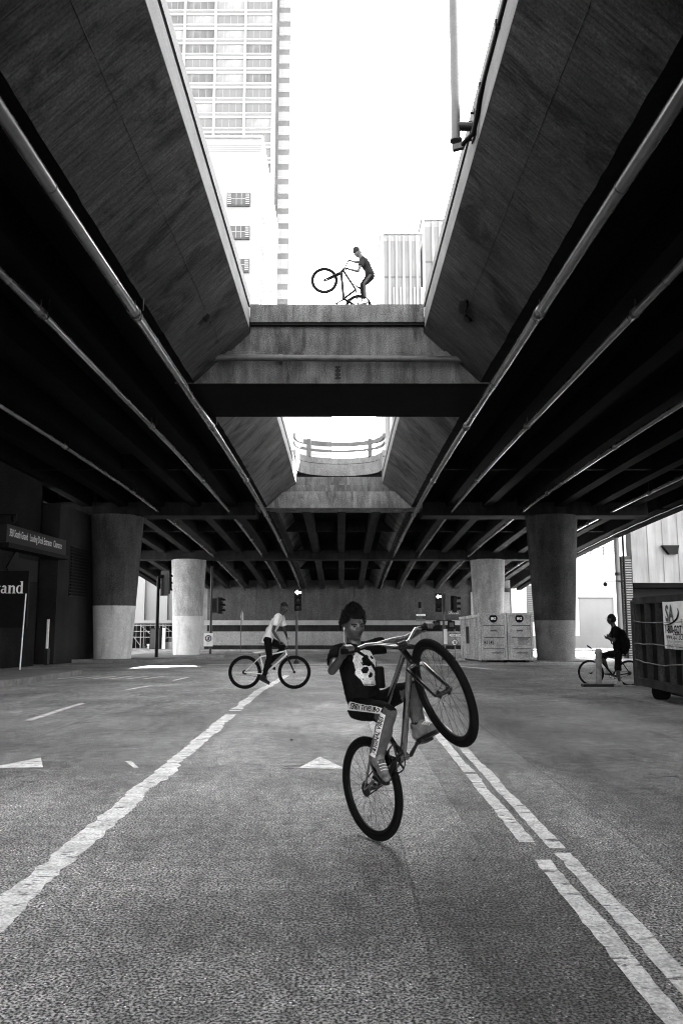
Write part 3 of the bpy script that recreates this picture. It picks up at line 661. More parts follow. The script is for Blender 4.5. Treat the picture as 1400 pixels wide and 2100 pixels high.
# ------------------------------------------------------------------ far abutment wall
ab = thing('abutment_wall', 'stained abutment wall with a pale ledge closing the far end under the bridge', 'wall')
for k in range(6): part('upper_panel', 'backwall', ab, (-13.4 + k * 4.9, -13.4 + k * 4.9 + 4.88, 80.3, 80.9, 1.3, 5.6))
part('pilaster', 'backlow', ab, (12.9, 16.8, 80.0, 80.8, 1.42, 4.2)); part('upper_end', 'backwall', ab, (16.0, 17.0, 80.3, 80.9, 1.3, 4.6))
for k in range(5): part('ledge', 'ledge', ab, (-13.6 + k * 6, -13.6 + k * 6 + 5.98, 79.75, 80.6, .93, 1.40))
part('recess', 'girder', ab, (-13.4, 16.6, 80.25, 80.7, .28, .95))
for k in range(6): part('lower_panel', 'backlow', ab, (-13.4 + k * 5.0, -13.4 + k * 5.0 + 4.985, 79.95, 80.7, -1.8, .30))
part('planter_edge', 'girder', ab, (-13.4, 16.6, 78.9, 79.9, -1.8, -1.05))
st = sheet('upper_street', [-17, 17], [81, 110], 7.9, M['walk']); 
m = MB(); m.bx(-17, 17, 80.9, 330, -2, 5.9); o = m.build('hill_fill', M['walk']); o['kind'] = 'structure'

# ------------------------------------------------------------------ buildings beyond
wb = thing('white_building', 'white tiled office block with shuttered square windows left of the sky gap', 'building')
WY0, WY1, WX = 95.0, 120.6, -10.25; WT = 62.7
part('wall', 'bwhite', wb, (-60, WX, WY0, WY1, -2, WT))
for k in range(4): part('cornice_band', 'bwhite2', wb, (-60, WX + .1, WY0 - .12, WY1, WT - 1.15 + k * .28 - .6, WT - 1.0 + k * .28 - .6))
part('parapet_cap', 'towersp', wb, (-60, WX + .2, WY0 - .25, WY1, WT, WT + .35))
def shutter_window(x, z, wd=2.5, hh=1.6):
    f = part('window', 'bwhite2', wb, (x - wd / 2 - .1, x + wd / 2 + .1, WY0 - .1, WY0 - .02, z - .1, z + hh + .1))
    part('pane', 'wbpane', f, (x - .95, x + .95, WY0 - .14, WY0 - .1, z, z + hh))
    for q in (-.3, .35): part('glazing_bar', 'bwhite2', f, (x + q, x + q + .06, WY0 - .17, WY0 - .14, z, z + hh))
    part('glazing_bar', 'bwhite2', f, (x - .95, x + .95, WY0 - .17, WY0 - .14, z + hh * .5, z + hh * .5 + .06))
    part('sill', 'wbdark', f, (x - wd / 2 - .2, x + wd / 2 + .2, WY0 - .3, WY0 - .02, z - .24, z - .1))
    for s in (-1, 1):
        sh = part('shutter', 'wbdark', f, (x + s * 1.15 - .3, x + s * 1.15 + .3, WY0 - .16, WY0 - .1, z, z + hh))
        for k in range(6): part('slat', 'bwhite2', sh, (x + s * 1.15 - .24, x + s * 1.15 + .24, WY0 - .2, WY0 - .16, z + .09 + k * .25, z + .2 + k * .25))
for z in (53.6, 49.15, 44.75, 40.35, 35.95, 31.5, 27.1, 22.7):
    for x in (-13.05, -19.3): shutter_window(x, z)
for z in (53.3, 48.75, 44.3, 39.9, 35.5):
    for y in (96.3, 106.0):
        f = part('window', 'wbdark', wb, (WX + .02, WX + .1, y, y + 4.6, z, z + 2.3))
        for k in range(3): part('pane', 'wbpane', f, (WX + .1, WX + .13, y + .3 + k * 1.5, y + 1.5 + k * 1.5, z + .3, z + 2.0))
        part('sill', 'bwhite2', f, (WX + .02, WX + .4, y - .2, y + 4.8, z - .2, z))
for k in range(24): part('tile_joint', 'towersp', wb, (-40, WX, WY0 - .012, WY0 - .002, 8 + k * 2.2, 8.05 + k * 2.2))
for k in range(12): part('tile_joint', 'towersp', wb, (-30 + k * 1.7, -29.95 + k * 1.7, WY0 - .014, WY0 - .003, 5, 60))
for x in (-24.5, -21.8): part('facade_pier', 'towersp', wb, (x, x + 1.3, WY0 - .5, WY0 - .02, -2, 16))
for k in range(3): part('facade_joint', 'towersp', wb, (-34, -15, WY0 - .03, WY0 - .014, 3 + k * 2.9, 3.08 + k * 2.9))

tw = thing('glass_tower', 'tall pale glass tower with ribbon windows behind the white block', 'building')
TY, TX0, TX1, TT = 190.0, -90.0, -18.1, 300.0
part('core', 'towersp', tw, (TX0, TX1, TY + .3, TY + 45, -2, TT))
bays = [(-21.9 - 8.6 * 0, -17.6), (-31.0, -22.6), (-39.6, -31.8), (-48.2, -40.4)]
bays = [(-24.7, -17.9), (-32.5, -25.5), (-40.6, -33.3), (-48.0, -41.4), (-56, -48.8)]
fl = 4.18; wmesh = {}
for i in range(18, 42):
    z = i * fl
    if z > 162: continue
    part('spandrel', 'towersp', tw, (TX0, TX1, TY, TY + .35, z, z + 1.6))
    part('spandrel_rail', 'towerline', tw, (TX0, TX1, TY - .25, TY, z + 1.25, z + 1.5)); part('spandrel_shadow', 'towerpane', tw, (TX0, TX1, TY - .06, TY, z + .75, z + 1.05))
    for a, b in bays:
        key = round(b - a, 2)
        key = (key, random.choice((0, 0, 0, 1, 2)) if a > -33 else random.choice((0, 1, 2, 2)))
        if key not in wmesh:
            m = MB(); m.bx(0, b - a, 0, .06, 0, 2.45)
            for q in range(1, 4): m.bx((b - a) * q / 4 - .04, (b - a) * q / 4 + .04, -.03, 0, 0, 2.45, 1)
            wmesh[key] = m.mesh('window', [M[('towerpane', 'towerpane2', 'towerpane3')[key[1]]], M['towersp']])
        inst('window', wmesh[key], tw, (a, TY + .2, z + 1.65))
for x in (-17.5, -25.1, -32.9, -41.0, -48.4): part('pier', 'towerline', tw, (x - .3, x + .3, TY - .3, TY + .3, 60, 165))
part('corner_pier', 'bwhite2', tw, (TX1, TX1 + .6, TY - .3, TY + 6, -2, TT))
sp_ = part('side_wing', 'towerdark', tw, (TX1 + .6, -13.7, TY + 6, TY + 45, -2, TT))
m = MB(); m.bx(0, 2.9, 0, .1, 0, 2.55); m.bx(1.4, 1.5, -.05, 0, 0, 2.55, 1); m.bx(0, 2.9, -.05, 0, .55, .65, 1); wing_me = m.mesh('wing_window', [M['towersp'], M['towerline']])
for i in range(8, 42): inst('wing_window', wing_me, tw, (-16.75, TY + 5.9, i * 4.14 + .4))

def stripe_tower(name, label, x0, x1, y, top, fins, dark0, slab):
    t = thing(name, label, 'building', 'striped towers on the right')
    part('core', 'stripe', t, (x0 + .3, x1 - .3, y + .5, y + 40, -2, top - .4)); part('roof_edge', 'towersp', t, (x0 - .4, x1 + .4, y - .3, y + 40, top - .4, top))
    part('corner_wall', 'bwhite2', t, (x0, x0 + .9, y - .1, y + 40, -2, top - .4))
    for k, x in enumerate(fins): part('fin', 'bwhite2', t, (x - .32, x + .32, y - .3, y + .5, -2, top - 1.0))
    for k, x in enumerate(fins):
        if k % 3 != 2: part('half_fin', 'bwhite2', t, (x + 1.0, x + 1.5, y - .2, y + .5, -2, top - 17.5))
    part('slab_line', 'towerdark', t, (x0 + .3, x1 - .3, y + .42, y + .5, top - 14.3, top - 13.7))
    part('top_panel', 'towersp', t, (x0 + .6, x1 - .5, y + .44, y + .5, top - 2.4, top - .5))
    return t
stripe_tower('striped_tower', 'pale tower with vertical fins right of the skyline rider', 12.0, 24.4, 230, 118.6, [14.6, 16.7, 18.9, 20.9, 23.0], 0, 0)
stripe_tower('striped_tower', 'taller finned tower half hidden by the right parapet', 25.2, 45, 236, 126.3, [28.6, 30.8, 33.0, 35.2], 0, 0)
# low white shop building seen under the rail of the second slot
lb = thing('low_shop_building', 'low white building with sign letters seen through the second slot', 'building')
part('wall', 'bwhite2', lb, (-9.5, -1.6, 128, 140, -2, 34.6)); part('band', 'towersp', lb, (-9.5, -2.4, 127.8, 128, 28.2, 29.4))
put_text('IE', 2.6, (-5.4, 127.9, 31.3), (1, 0, 0), (0, 0, 1), M['towersp'], lb, .03)
# white buildings at street level on the right
rb = thing('white_warehouse', 'overexposed white wall with a recessed panel behind the right columns', 'building')
part('wall', 'warehouse', rb, (17.0, 60, 88, 100, -2, 12.5))
part('recessed_panel', 'bwhite', rb, (26.0, 29.7, 87.93, 87.99, -.6, 3.75)); part('panel_head', 'towerdark', rb, (25.9, 29.8, 87.85, 87.99, 3.75, 3.9)); part('panel_jamb', 'towersp', rb, (29.7, 29.82, 87.85, 87.99, -.6, 3.75))
lv = part('louvre', 'towersp', rb, (20.3, 23.0, 87.9, 87.99, 1.2, 5.2))
for k in range(17): part('slat', 'towerdark', lv, (20.35, 22.95, 87.84, 87.9, 1.3 + k * .23, 1.4 + k * .23))
part('plinth', 'bwhite', rb, (18.5, 40, 87.5, 87.98, -2, -.3))
for k in range(4): part('wall_rail', 'towerpane', rb, (24.5, 30.5, 87.6, 87.7, 8.6 + k * .35, 8.68 + k * .35))
for k in range(5): part('rail_post', 'towerpane', rb, (24.6 + k * 1.4, 24.68 + k * 1.4, 87.6, 87.7, 8.5, 9.9))
pw = thing('panel_building', 'pale ribbed panel wall with a wedge lamp above the scrap bin', 'building')
part('wall', 'panelwall', pw, (18.95, 78, 52, 53, 3.85, 150)); part('unseen_shade_block', 'panelwall', pw, (25.4, 78, 53, 69.8, 3.85, 150))  # extra height and rear block added out of view to shade the slots
for k in range(14): part('panel_joint', 'stripe', pw, (20.0 + k * 1.0, 20.03 + k * 1.0, 51.97, 51.995, 3.9, 60))
part('garage_recess', 'black', pw, (19.3, 40, 54.0, 54.4, -1.2, 3.85)); part('recess_ceiling', 'soffit', pw, (19.0, 40, 52.05, 54.0, 3.55, 3.84))
lv = part('louvre', 'dark', pw, (18.3, 18.95, 52.1, 52.5, -1.2, 5.6))
for k in range(41): part('slat', 'backlow', lv, (18.34, 18.92, 52.02, 52.1, -1.1 + k * .16, -1.03 + k * .16))
m = MB(); m.prism([(-.55, .28), (.55, .28), (.42, -.3), (-.1, -.3)], (21.4, 52.0, 6.0), (1, 0, 0), (0, 0, 1), (0, -1, 0), .35); m.build('wedge_lamp', M['black'], pw)
dp = thing('drain_pipe', 'white drain pipe at the corner left of the ribbed panel wall', 'pipe'); m = MB(); m.tube([(17.85, 51.6, -1.0), (17.85, 51.6, 7.2)], .16, 12); m.build('tube', M['bwhite'], dp); m = MB(); m.tube([(17.85, 51.6, 4.3), (17.85, 51.6, 4.5)], .2, 12); m.build('bracket', M['dark'], dp)
dp = thing('black_pole', 'tall black pole beside the white drain pipe', 'pole'); m = MB(); m.tube([(18.2, 51.4, -1.0), (18.2, 51.4, 8.0)], .07, 10); m.build('shaft', M['black'], dp)
part('camera_arm', 'black', dp, (16.9, 18.2, 51.36, 51.42, 3.9, 3.98)); m = MB(); m.lathe([(.05, 0), (.14, .1), (.14, .22), (.05, .3)], 12, (16.95, 51.4, 3.58)); m.build('security_camera', M['black'], dp)
rw = thing('side_light_block', 'unseen plain wall added along the right side to block light', 'wall')  # out-of-view wall added to keep the right side dark
for k in range(10): part('wall_panel', 'dockwall', rw, (18.4, 19.2, -18 + k * 5.6, -18 + k * 5.6 + 5.58, -1.5, 7.2))  # panels of the added unseen wall that blocks light

# ------------------------------------------------------------------ street level on the left: hoarding, scaffold, car
sc_ = thing('scaffold', 'light tube scaffold with plank deck behind the left columns', 'scaffold')
SY = 84.0
for x in (-22.6, -20.9, -18.6, -15.6, -14.7):
    for y in (SY, SY + 1.3): m = MB(); m.tube([(x, y, G(y)), (x, y, 1.35)], .05, 6); m.build('standard', M['column2'], sc_)
for z in (-.35, .25, .85):
    m = MB(); m.tube([(-22.8, SY, z), (-14.5, SY, z)], .045, 6); m.build('ledger', M['column2'], sc_)
for a, b in ((-22.6, -20.9), (-20.9, -18.6), (-18.6, -15.6)):
    m = MB(); m.tube([(a, SY, .85), (b, SY, -1.2)], .04, 6); m.build('brace', M['column2'], sc_)
for k in range(3): part('deck_plank', 'column', sc_, (-23.2, -14.3, SY - .2 + k * .62, SY + .38 + k * .62, .98 + k * .004, 1.1 + k * .004))
part('guard_board', 'towersp', sc_, (-23.2, -14.3, SY - .3, SY - .22, 1.15, 1.4))
fc = thing('site_hoarding', 'dark corrugated hoarding behind the scaffold', 'fence')
for k in range(22): part('sheet', 'soffit', fc, (-25 + k * .5, -25 + k * .5 + .44, 86.5 + .03 * (k % 2), 86.6, -1.7, .95))
bx_ = thing('utility_cabinet', 'tall black utility cabinet standing in front of the scaffold', 'cabinet')
part('body', 'black', bx_, (-19.4, -18.3, 81.6, 82.4, -1.6, .62)); part('door', 'dark', bx_, (-19.3, -18.4, 81.56, 81.6, -1.4, .5)); part('base', 'grey', bx_, (-19.5, -18.2, 81.5, 82.5, -1.62, -1.5))
bp_ = thing('white_board_stand', 'narrow white board standing right of the black cabinet', 'board'); part('sheet', 'white', bp_, (-18.15, -17.85, 81.7, 81.76, -1.55, .6)); part('foot', 'grey', bp_, (-18.2, -17.8, 81.5, 81.95, -1.6, -1.55))
def car(t, x0, y, z, L=4.5):
    body = [(0, .35), (.1, .62), (.55, .82), (1.35, .92), (2.0, 1.38), (3.2, 1.42), (3.95, 1.02), (4.4, .92), (4.5, .5), (4.4, .3), (.15, .25)]
    m = MB(); m.prism(body, (x0, y, z), (1, 0, 0), (0, 0, 1), (0, 1, 0), 1.7); m.build('body', M['car'], t)
    for pts in ([(1.5, .95), (2.05, 1.33), (2.6, 1.36), (2.6, .96)], [(2.7, .96), (2.7, 1.36), (3.15, 1.36), (3.75, 1.0)]):
        m = MB(); m.prism(pts, (x0, y - .012, z), (1, 0, 0), (0, 0, 1), (0, 1, 0), .01); m.build('side_window', M['glass'], t)
    for wx in (.85, 3.6):
        m = MB(); m.lathe([(.32, 0), (.32, .2)], 20, (x0 + wx, y - .02, z + .32), 0, (0, 1, 0)); w_ = m.build('wheel', M['tyre'], t)
        m = MB(); m.lathe([(.19, 0), (.17, .02)], 16, (x0 + wx, y - .03, z + .32), 0, (0, 1, 0)); m.build('rim', M['grey'], w_)
    m = MB(); m.bx(x0 + .02, x0 + .35, y - .01, y + .3, z + .6, z + .72); m.build('headlight', M['white'], t)
    m = MB(); m.bx(x0 + 4.3, x0 + 4.47, y - .01, y + .3, z + .75, z + .9); m.build('tail_light', M['dark'], t)
    m = MB(); m.bx(x0 + 1.55, x0 + 1.72, y - .18, y, z + .9, z + 1.02); m.build('mirror', M['car'], t)
cr = thing('parked_car', 'silver car parked behind the far left column', 'car'); car(cr, -19.9, 82.6, -1.75, 4.5)

# ------------------------------------------------------------------ traffic signals and signs
def signal_head(t, c, face, lit=None, h=1.05, wd=.36, plate=False):
    """three-lens head at c (centre) facing direction face (unit xy)"""
    c = V(c); f = V((face[0], face[1], 0)).normalized(); r = Vector((-f.y, f.x, 0)) * -1; r = f.cross(Vector((0, 0, 1)))
    rot = Matrix((r, f, Vector((0, 0, 1)))).transposed()
    m = MB(); m.box(c, (wd, .24, h), 0, rot, .02)
    if plate: m.box(c - f * .10, (wd + .22, .02, h + .22), 0, rot)
    hd = m.build('signal_head', M['black'], t)
    for k in (1, 0, -1):
        p = c + Vector((0, 0, k * h / 3.1)) + f * .125
        m = MB(); m.lathe([(.135, 0), (.12, .015), (.05, .03)], 16, p, 0, f); m.build('lens', M['dark'], hd)
        m = MB(); vs = []
        n = 12
        for q in range(n + 1):
            a = math.pi * q / n
            e = r * math.cos(a) * .155 + Vector((0, 0, math.sin(a) * .155 - .02)); vs += [p + e, p + e * .96 + f * .26]
        m.add(vs, [(2 * i, 2 * i + 1, 2 * i + 3, 2 * i + 2) for i in range(n)]); m.build('visor', M['black'], hd)
    if lit is not None:
        p = c + Vector((0, 0, lit * h / 3.1)) + f * .165
        m = MB(); A = [(-.15, 0), (-.02, .12), (-.02, .04), (.15, .04), (.15, -.04), (-.02, -.04), (-.02, -.12)]
        m.prism(A, p, (1, 0, 0), (0, 0, 1), (0, -1, 0), .006); m.build('lit_arrow', M['lit'], hd)
    return hd
def pole(t, x, y, z0, z1, r=.06, mt='dark', name='pole'):
    m = MB(); m.tube([(x, y, z0), (x, y, z1)], [r * 1.15, r], 10); m.build(name, M[mt], t)
    m = MB(); m.lathe([(r * 2.2, 0), (r * 2.2, .06), (r * 1.3, .14)], 10, (x, y, z0)); m.build('pole_base', M['dark'], t)
S1 = thing('traffic_signal', 'traffic signal with a lit left arrow behind the white-shirted cyclist', 'traffic signal', 'traffic signals')
pole(S1, -2.12, 38.1, G(38), 2.0, .06, 'grey'); signal_head(S1, (-2.05, 38.0, 2.42), (0, -1), 1)
S2 = thing('traffic_signal', 'traffic signal with a lit left arrow beside the container', 'traffic signal', 'traffic signals')
pole(S2, 5.85, 46.1, G(46), 3.0, .07, 'grey'); signal_head(S2, (5.55, 46.0, 2.45), (0, -1), 1); signal_head(S2, (6.45, 46.1, 2.35), (.9, .3), None, .95)
m = MB(); m.bx(5.98, 6.22, 45.95, 46.25, 1.95, 2.95); m.build('control_box', M['grey'], S2)
for s in (-1, 1):
    m = MB(); m.bx(5.85 + s * .42 - .2, 5.85 + s * .42 + .2, 45.9, 46.15, .98, 1.40, ch=.02); pd = m.build('pedestrian_head', M['black'], S2)
    m = MB(); m.bx(5.85 + s * .42 - .13, 5.85 + s * .42 + .13, 45.88, 45.9, 1.06, 1.32); m.build('lens', M['dark'] if s < 0 else M['ink_grey'], pd)
m = MB(); m.tube([(5.4, 46.0, 1.42), (6.3, 46.0, 1.42)], .03, 6); m.build('bracket', M['dark'], S2)
m = MB(); m.bx(6.05, 6.8, 45.98, 46.0, 1.75, 2.02); sg = m.build('name_plate', M['ink_grey'], S2)
put_text('GRAND', .2, (6.1, 45.97, 1.81), (1, 0, 0), (0, 0, 1), M['signwhite'], sg, 0, .85)
m = MB(); m.bx(5.82, 6.02, 45.98, 46.0, .1, .95); m.build('sign_strip', M['signwhite'], S2)
S3 = thing('traffic_signal', 'side-on traffic signal on the black pole right of the pale column', 'traffic signal', 'traffic signals')
pole(S3, -10.05, 62.0, G(62), 5.6, .09, 'dark'); signal_head(S3, (-9.35, 62.0, 2.55), (.95, -.25), None, 1.25, .45)
m = MB(); m.bx(-10.0, -9.6, 61.95, 62.1, 2.0, 3.1); m.build('bracket', M['dark'], S3)
m = MB(); m.bx(-10.55, -9.85, 61.86, 61.89, -.55, .45); sg = m.build('sign_plate', M['signwhite'], S3)
m = MB(); m.torus((-10.2, 61.85, .05), (0, 1, 0), .22, .03, 20, 6); m.beam((-10.35, 61.85, -.1), (-10.05, 61.85, .2), .04, .02); m.bx(-10.23, -10.15, 61.84, 61.86, -.08, .16); m.build('symbol', M['ink'], sg)
S4 = thing('traffic_signal', 'dark traffic signal between the two left columns', 'traffic signal', 'traffic signals')
pole(S4, -10.75, 47.0, G(47), 4.0, .09, 'black'); signal_head(S4, (-10.3, 47.0, 3.6), (.6, .8), None, 1.25, .5, True)
m = MB(); m.bx(-10.7, -10.3, 46.95, 47.1, 3.9, 4.1); m.build('bracket', M['black'], S4)
fp = thing('flag_pole', 'thin pole with a small drooping flag behind the white-shirted cyclist', 'pole')
m = MB(); m.tube([(-9.0, 72, G(72)), (-8.95, 72, 2.3)], .035, 6); m.build('rod', M['dark'], fp)
m = MB(); m.prism([(0, 0), (.16, -.3), (.2, -1.0), (.02, -1.3), (-.1, -.6)], (-8.95, 72, 2.35), (1, 0, 0), (0, 0, 1), (0, 1, 0), .03); m.build('flag', M['ledge'], fp)
def arrow_sign(t, x, y, z, wd, hh):
    o = MB(); o.prism([(0, hh / 2), (hh * .55, hh), (hh * .55, hh * .95), (wd, hh * .95), (wd, hh * .05), (hh * .55, hh * .05), (hh * .55, 0)], (x, y, z), (1, 0, 0), (0, 0, 1), (0, 1, 0), .02); sg = o.build('sign_plate', M['ink'], t)
    o = MB(); k = .82; o.prism([(hh * .14, hh / 2), (hh * .62, hh * .82), (hh * .62, hh * .80), (wd - .04, hh * .80), (wd - .04, hh * .20), (hh * .62, hh * .20), (hh * .62, hh * .18)], (x, y - .006, z), (1, 0, 0), (0, 0, 1), (0, 1, 0), .004); o.build('sign_face', M['signwhite'], sg)
    put_text('ONE WAY', hh * .5, (x + hh * .55, y - .009, z + hh * .32), (1, 0, 0), (0, 0, 1), M['ink'], sg, .004, (wd - hh * .7) / (hh * .5 * 4.3))
ow = thing('one_way_sign', 'white ONE WAY arrow sign with a round no-walking disc beside the container', 'sign')
pole(ow, 6.82, 48.6, G(48.6), .9, .03, 'grey'); arrow_sign(ow, 6.4, 48.5, .42, .88, .27)
m = MB(); m.lathe([(.21, 0), (.21, .012)], 24, (6.8, 48.53, .13), 0, (0, -1, 0)); dc = m.build('round_disc', M['signwhite'], ow)
m = MB(); m.torus((6.8, 48.51, .13), (0, 1, 0), .185, .022, 24, 6); m.bx(6.77, 6.83, 48.505, 48.515, .02, .2); m.beam((6.68, 48.51, .25), (6.92, 48.51, .01), .03, .012); m.beam((6.70, 48.512, .06), (6.88, 48.512, .16), .03, .01); m.build('symbol', M['ink'], dc)
ow = thing('one_way_sign', 'small distant ONE WAY arrow sign on the abutment wall', 'sign')
pole(ow, 7.8, 79.2, G(79), 3.3, .03, 'grey'); arrow_sign(ow, 7.25, 79.1, 1.75, 1.05, .34); m = MB(); m.bx(7.3, 8.3, 79.1, 79.13, 1.3, 1.5); m.build('sign_plate', M['ink_grey'], ow); m = MB(); m.bx(7.55, 7.85, 79.1, 79.13, 2.6, 3.2); m.build('small_plate', M['ink'], ow)

# ------------------------------------------------------------------ IRS roll-off container
ct = thing('dumpster_container', 'tall pale steel container with two round black badges near the dark column', 'container')
pitch = -.022
CM = Matrix.Translation((6.93, 40.2, G(40.2) + .10)) @ Matrix.Rotation(R_(1.5), 4, 'Z') @ Matrix.Rotation(pitch, 4, 'X')
def cpart(name, mt, parent, *boxes):
    m = MB()
    for b in boxes: m.bx(*b)
    for i, v in enumerate(m.v): m.v[i] = tuple(CM @ Vector(v))
    return m.build(name, M[mt], parent)
W_, H_, L_ = 2.62, 2.34, 5.4
body = cpart('body', 'bin', ct, (0, W_, .06, L_, 0, H_ - .12))
for k in range(12): cpart('rib', 'bin', ct, (-.09, 0, .25 + k * .44, .37 + k * .44, 0, H_ - .2))
cpart('top_rail', 'bin', ct, (-.12, .05, 0, L_, H_ - .22, H_ - .08)); cpart('side_slot', 'black', ct, (-.095, -.001, 2.6, 3.5, .8, 1.7))
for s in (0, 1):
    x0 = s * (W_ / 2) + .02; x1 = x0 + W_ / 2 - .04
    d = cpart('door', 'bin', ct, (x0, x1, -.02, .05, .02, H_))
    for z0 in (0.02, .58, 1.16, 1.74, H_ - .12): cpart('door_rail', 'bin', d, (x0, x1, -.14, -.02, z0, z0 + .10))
    for z0 in (.125, .685, 1.265, 1.845): cpart('panel_shadow', 'ink', d, (x0 + .10, x1 - .10, -.024, -.0205, z0 + .425, z0 + .452)); cpart('panel_shadow', 'ink_grey', d, (x0 + .105, x0 + .125, -.0245, -.0205, z0 + .02, z0 + .42))  # dark strips paint the shadow lines under rails and beside stiles
    for xx in (x0, x1 - .10): cpart('door_stile', 'bin', d, (xx, xx + .10, -.13, -.021, .125, H_ - .125))
    if s == 1: cpart('door_bar', 'bin', d, (x0 + .14, x0 + .22, -.08, -.021, .125, H_ - .125))
    c = CM @ Vector(((x0 + x1) / 2, -.03, 2.06)); ax = (CM.to_3x3() @ Vector((0, -1, 0)))
    m = MB(); m.lathe([(.21, 0), (.21, .012)], 28, c, 0, ax); bdg = m.build('badge', M['ink'], d)
    exx, eyy = CM.to_3x3() @ Vector((1, 0, 0)), CM.to_3x3() @ Vector((0, 0, 1))
    put_text('IRS', .17, c - exx * .0 - eyy * .06 + ax * .016, exx, eyy, M['signwhite'], bdg, .006, 1.15, 'CENTER')
    cpart('stencil', 'ink_grey', d, ((x0 + x1) / 2 - .16, (x0 + x1) / 2 + .16, -.026, -.021, 1.42, 1.50))
put_text('B1145', .26, CM @ Vector((.16, -.03, .78)), exx, eyy, M['ink'], ct, .004, .75)
for k in range(6): cpart('notice_line', 'ink_grey', ct, (W_ - .78 + .04 * (k % 2), W_ - .2 - .05 * (k % 3), -.027, -.021, 1.05 - k * .055, 1.08 - k * .055))
for x in (.15, W_ - .35):
    cpart('skid', 'dark', ct, (x, x + .16, .1, L_ - .1, -.12, 0))
for x, y in ((.1, .3), (W_ - .4, .3), (.1, L_ - .4), (1.2, .4)):
    m = MB(); m.lathe([(.11, 0), (.11, .16)], 16, CM @ Vector((x, y, -.0)), 0, (1, 0, 0)); m.build('wheel', M['tyre'], ct)
cpart('step_bracket', 'dark', ct, (.0, .14, -.1, .1, -.28, .06)); cpart('hinge_post', 'bin', ct, (-.1, .0, -.1, .06, .0, H_))
cpart('latch', 'dark', ct, (.5, 1.1, -.11, -.09, .34, .38)); cpart('latch', 'dark', ct, (1.75, 2.3, -.11, -.09, .34, .38))

# ------------------------------------------------------------------ scrap bin on the right
bn = thing('scrap_bin', 'dark rusty ribbed scrap bin with a white lettered banner', 'dumpster')
BX, BY0, BY1, BZ0 = 5.84, 9.6, 16.1, .02
gz = lambda y: G(y)
part('side_wall', 'rust_shaded', bn, (BX + .10, BX + .16, BY0, BY1, .32, 1.80)); part('far_side', 'rust', bn, (BX + 2.3, BX + 2.36, BY0, BY1, .32, 1.80))
part('end_wall', 'rust', bn, (BX + .1, BX + 2.36, BY1 - .06, BY1, .32, 1.80)); part('end_wall', 'rust', bn, (BX + .1, BX + 2.36, BY0, BY0 + .06, .32, 1.80))
part('floor', 'rust', bn, (BX + .1, BX + 2.36, BY0, BY1, .26, .34)); part('scrap_fill', 'black', bn, (BX + .2, BX + 2.26, BY0 + .1, BY1 - .1, .34, 1.5))
part('top_rail', 'rust', bn, (BX, BX + .16, BY0 - .02, BY1 + .02, 1.80, 1.93)); part('bottom_rail', 'rust', bn, (BX - .02, BX + .16, BY0 - .02, BY1 + .02, .22, .36))
for k in range(13):
    y = BY1 - .06 - k * .53; part('rib', 'rust', bn, (BX + .0, BX + .10, y - .07, y + .0, .36, 1.80))
part('end_post', 'rust', bn, (BX - .03, BX + .12, BY1 - .06, BY1 + .06, .2, 1.86))
for z, sg in ((1.46, .02), (1.02, -.015), (.72, .05)):
    m = MB(); m.tube([(BX - .012 - .006 * (i % 2), BY1 - i * .25, z + .02 * noise.noise((i * .7, z, 0)) - sg * math.sin(i * .35)) for i in range(26)], .011, 5); m.build('tie_rope', M['ledge'], bn)
bnr = MB(); n = 14
ys = np.linspace(14.55, 11.3, n); vs = []
for y in ys: vs += [(BX - .022 - .008 * noise.noise((y * 3, 1, 1)), y, .98 + .015 * noise.noise((y * 4, 0, 2))), (BX - .024 - .008 * noise.noise((y * 3, 5, 1)), y, 1.81 + .02 * noise.noise((y * 6, 2, 2)))]
bnr.add(vs, [(2 * i, 2 * i + 2, 2 * i + 3, 2 * i + 1) for i in range(n - 1)]); bo = bnr.build('banner', M['signwhite'], bn)
ex, ey = (0, -1, 0), (0, 0, 1); bx0 = BX - .036
put_text('SA', .40, (bx0, 14.42, 1.47), ex, ey, M['ink_grey'], bo, .012, .78); put_text('Recycling', .16, (bx0, 13.78, 1.40), ex, ey, M['ink_grey'], bo, 0, .8)
put_text('1-800-GOT SCRAP', .19, (bx0, 14.47, 1.26), ex, ey, M['ink'], bo, .006, .78); put_text('www.GOTSCRAP.com', .15, (bx0, 14.42, 1.15), ex, ey, M['ink'], bo, .003, .78)
for k, tx in enumerate(('Ferrous & Non-Ferrous Metals', 'Industrial Manufacturing - Demolition', 'Auto Parts - Roll-off Service')): put_text(tx, .085, (bx0, 14.40, 1.09 - k * .055), ex, ey, M['ink_grey'], bo, 0, .8)
m = MB(); m.tube([(bx0, 14.48 - .62 * math.sin(a) * 1.0, 1.62 - .22 * math.cos(a)) for a in np.linspace(-.1, 1.9, 14)], [.004 + .012 * math.sin(math.pi * i / 13) for i in range(14)], 5); m.build('swoosh', M['ink'], bo)
for y in (15.5, 10.2):
    for x in (BX + .12, BX + 2.0):
        m = MB(); m.lathe([(.15, 0), (.165, .03), (.165, .22), (.15, .25)], 20, (x, y, G(y) + .165), 0, (1, 0, 0)); w_ = m.build('wheel', M['tyre'], bn)
part('skid', 'dark', bn, (BX + .35, BX + .5, BY0, BY1, .1, .26)); part('skid', 'dark', bn, (BX + 1.9, BX + 2.05, BY0, BY1, .1, .26))

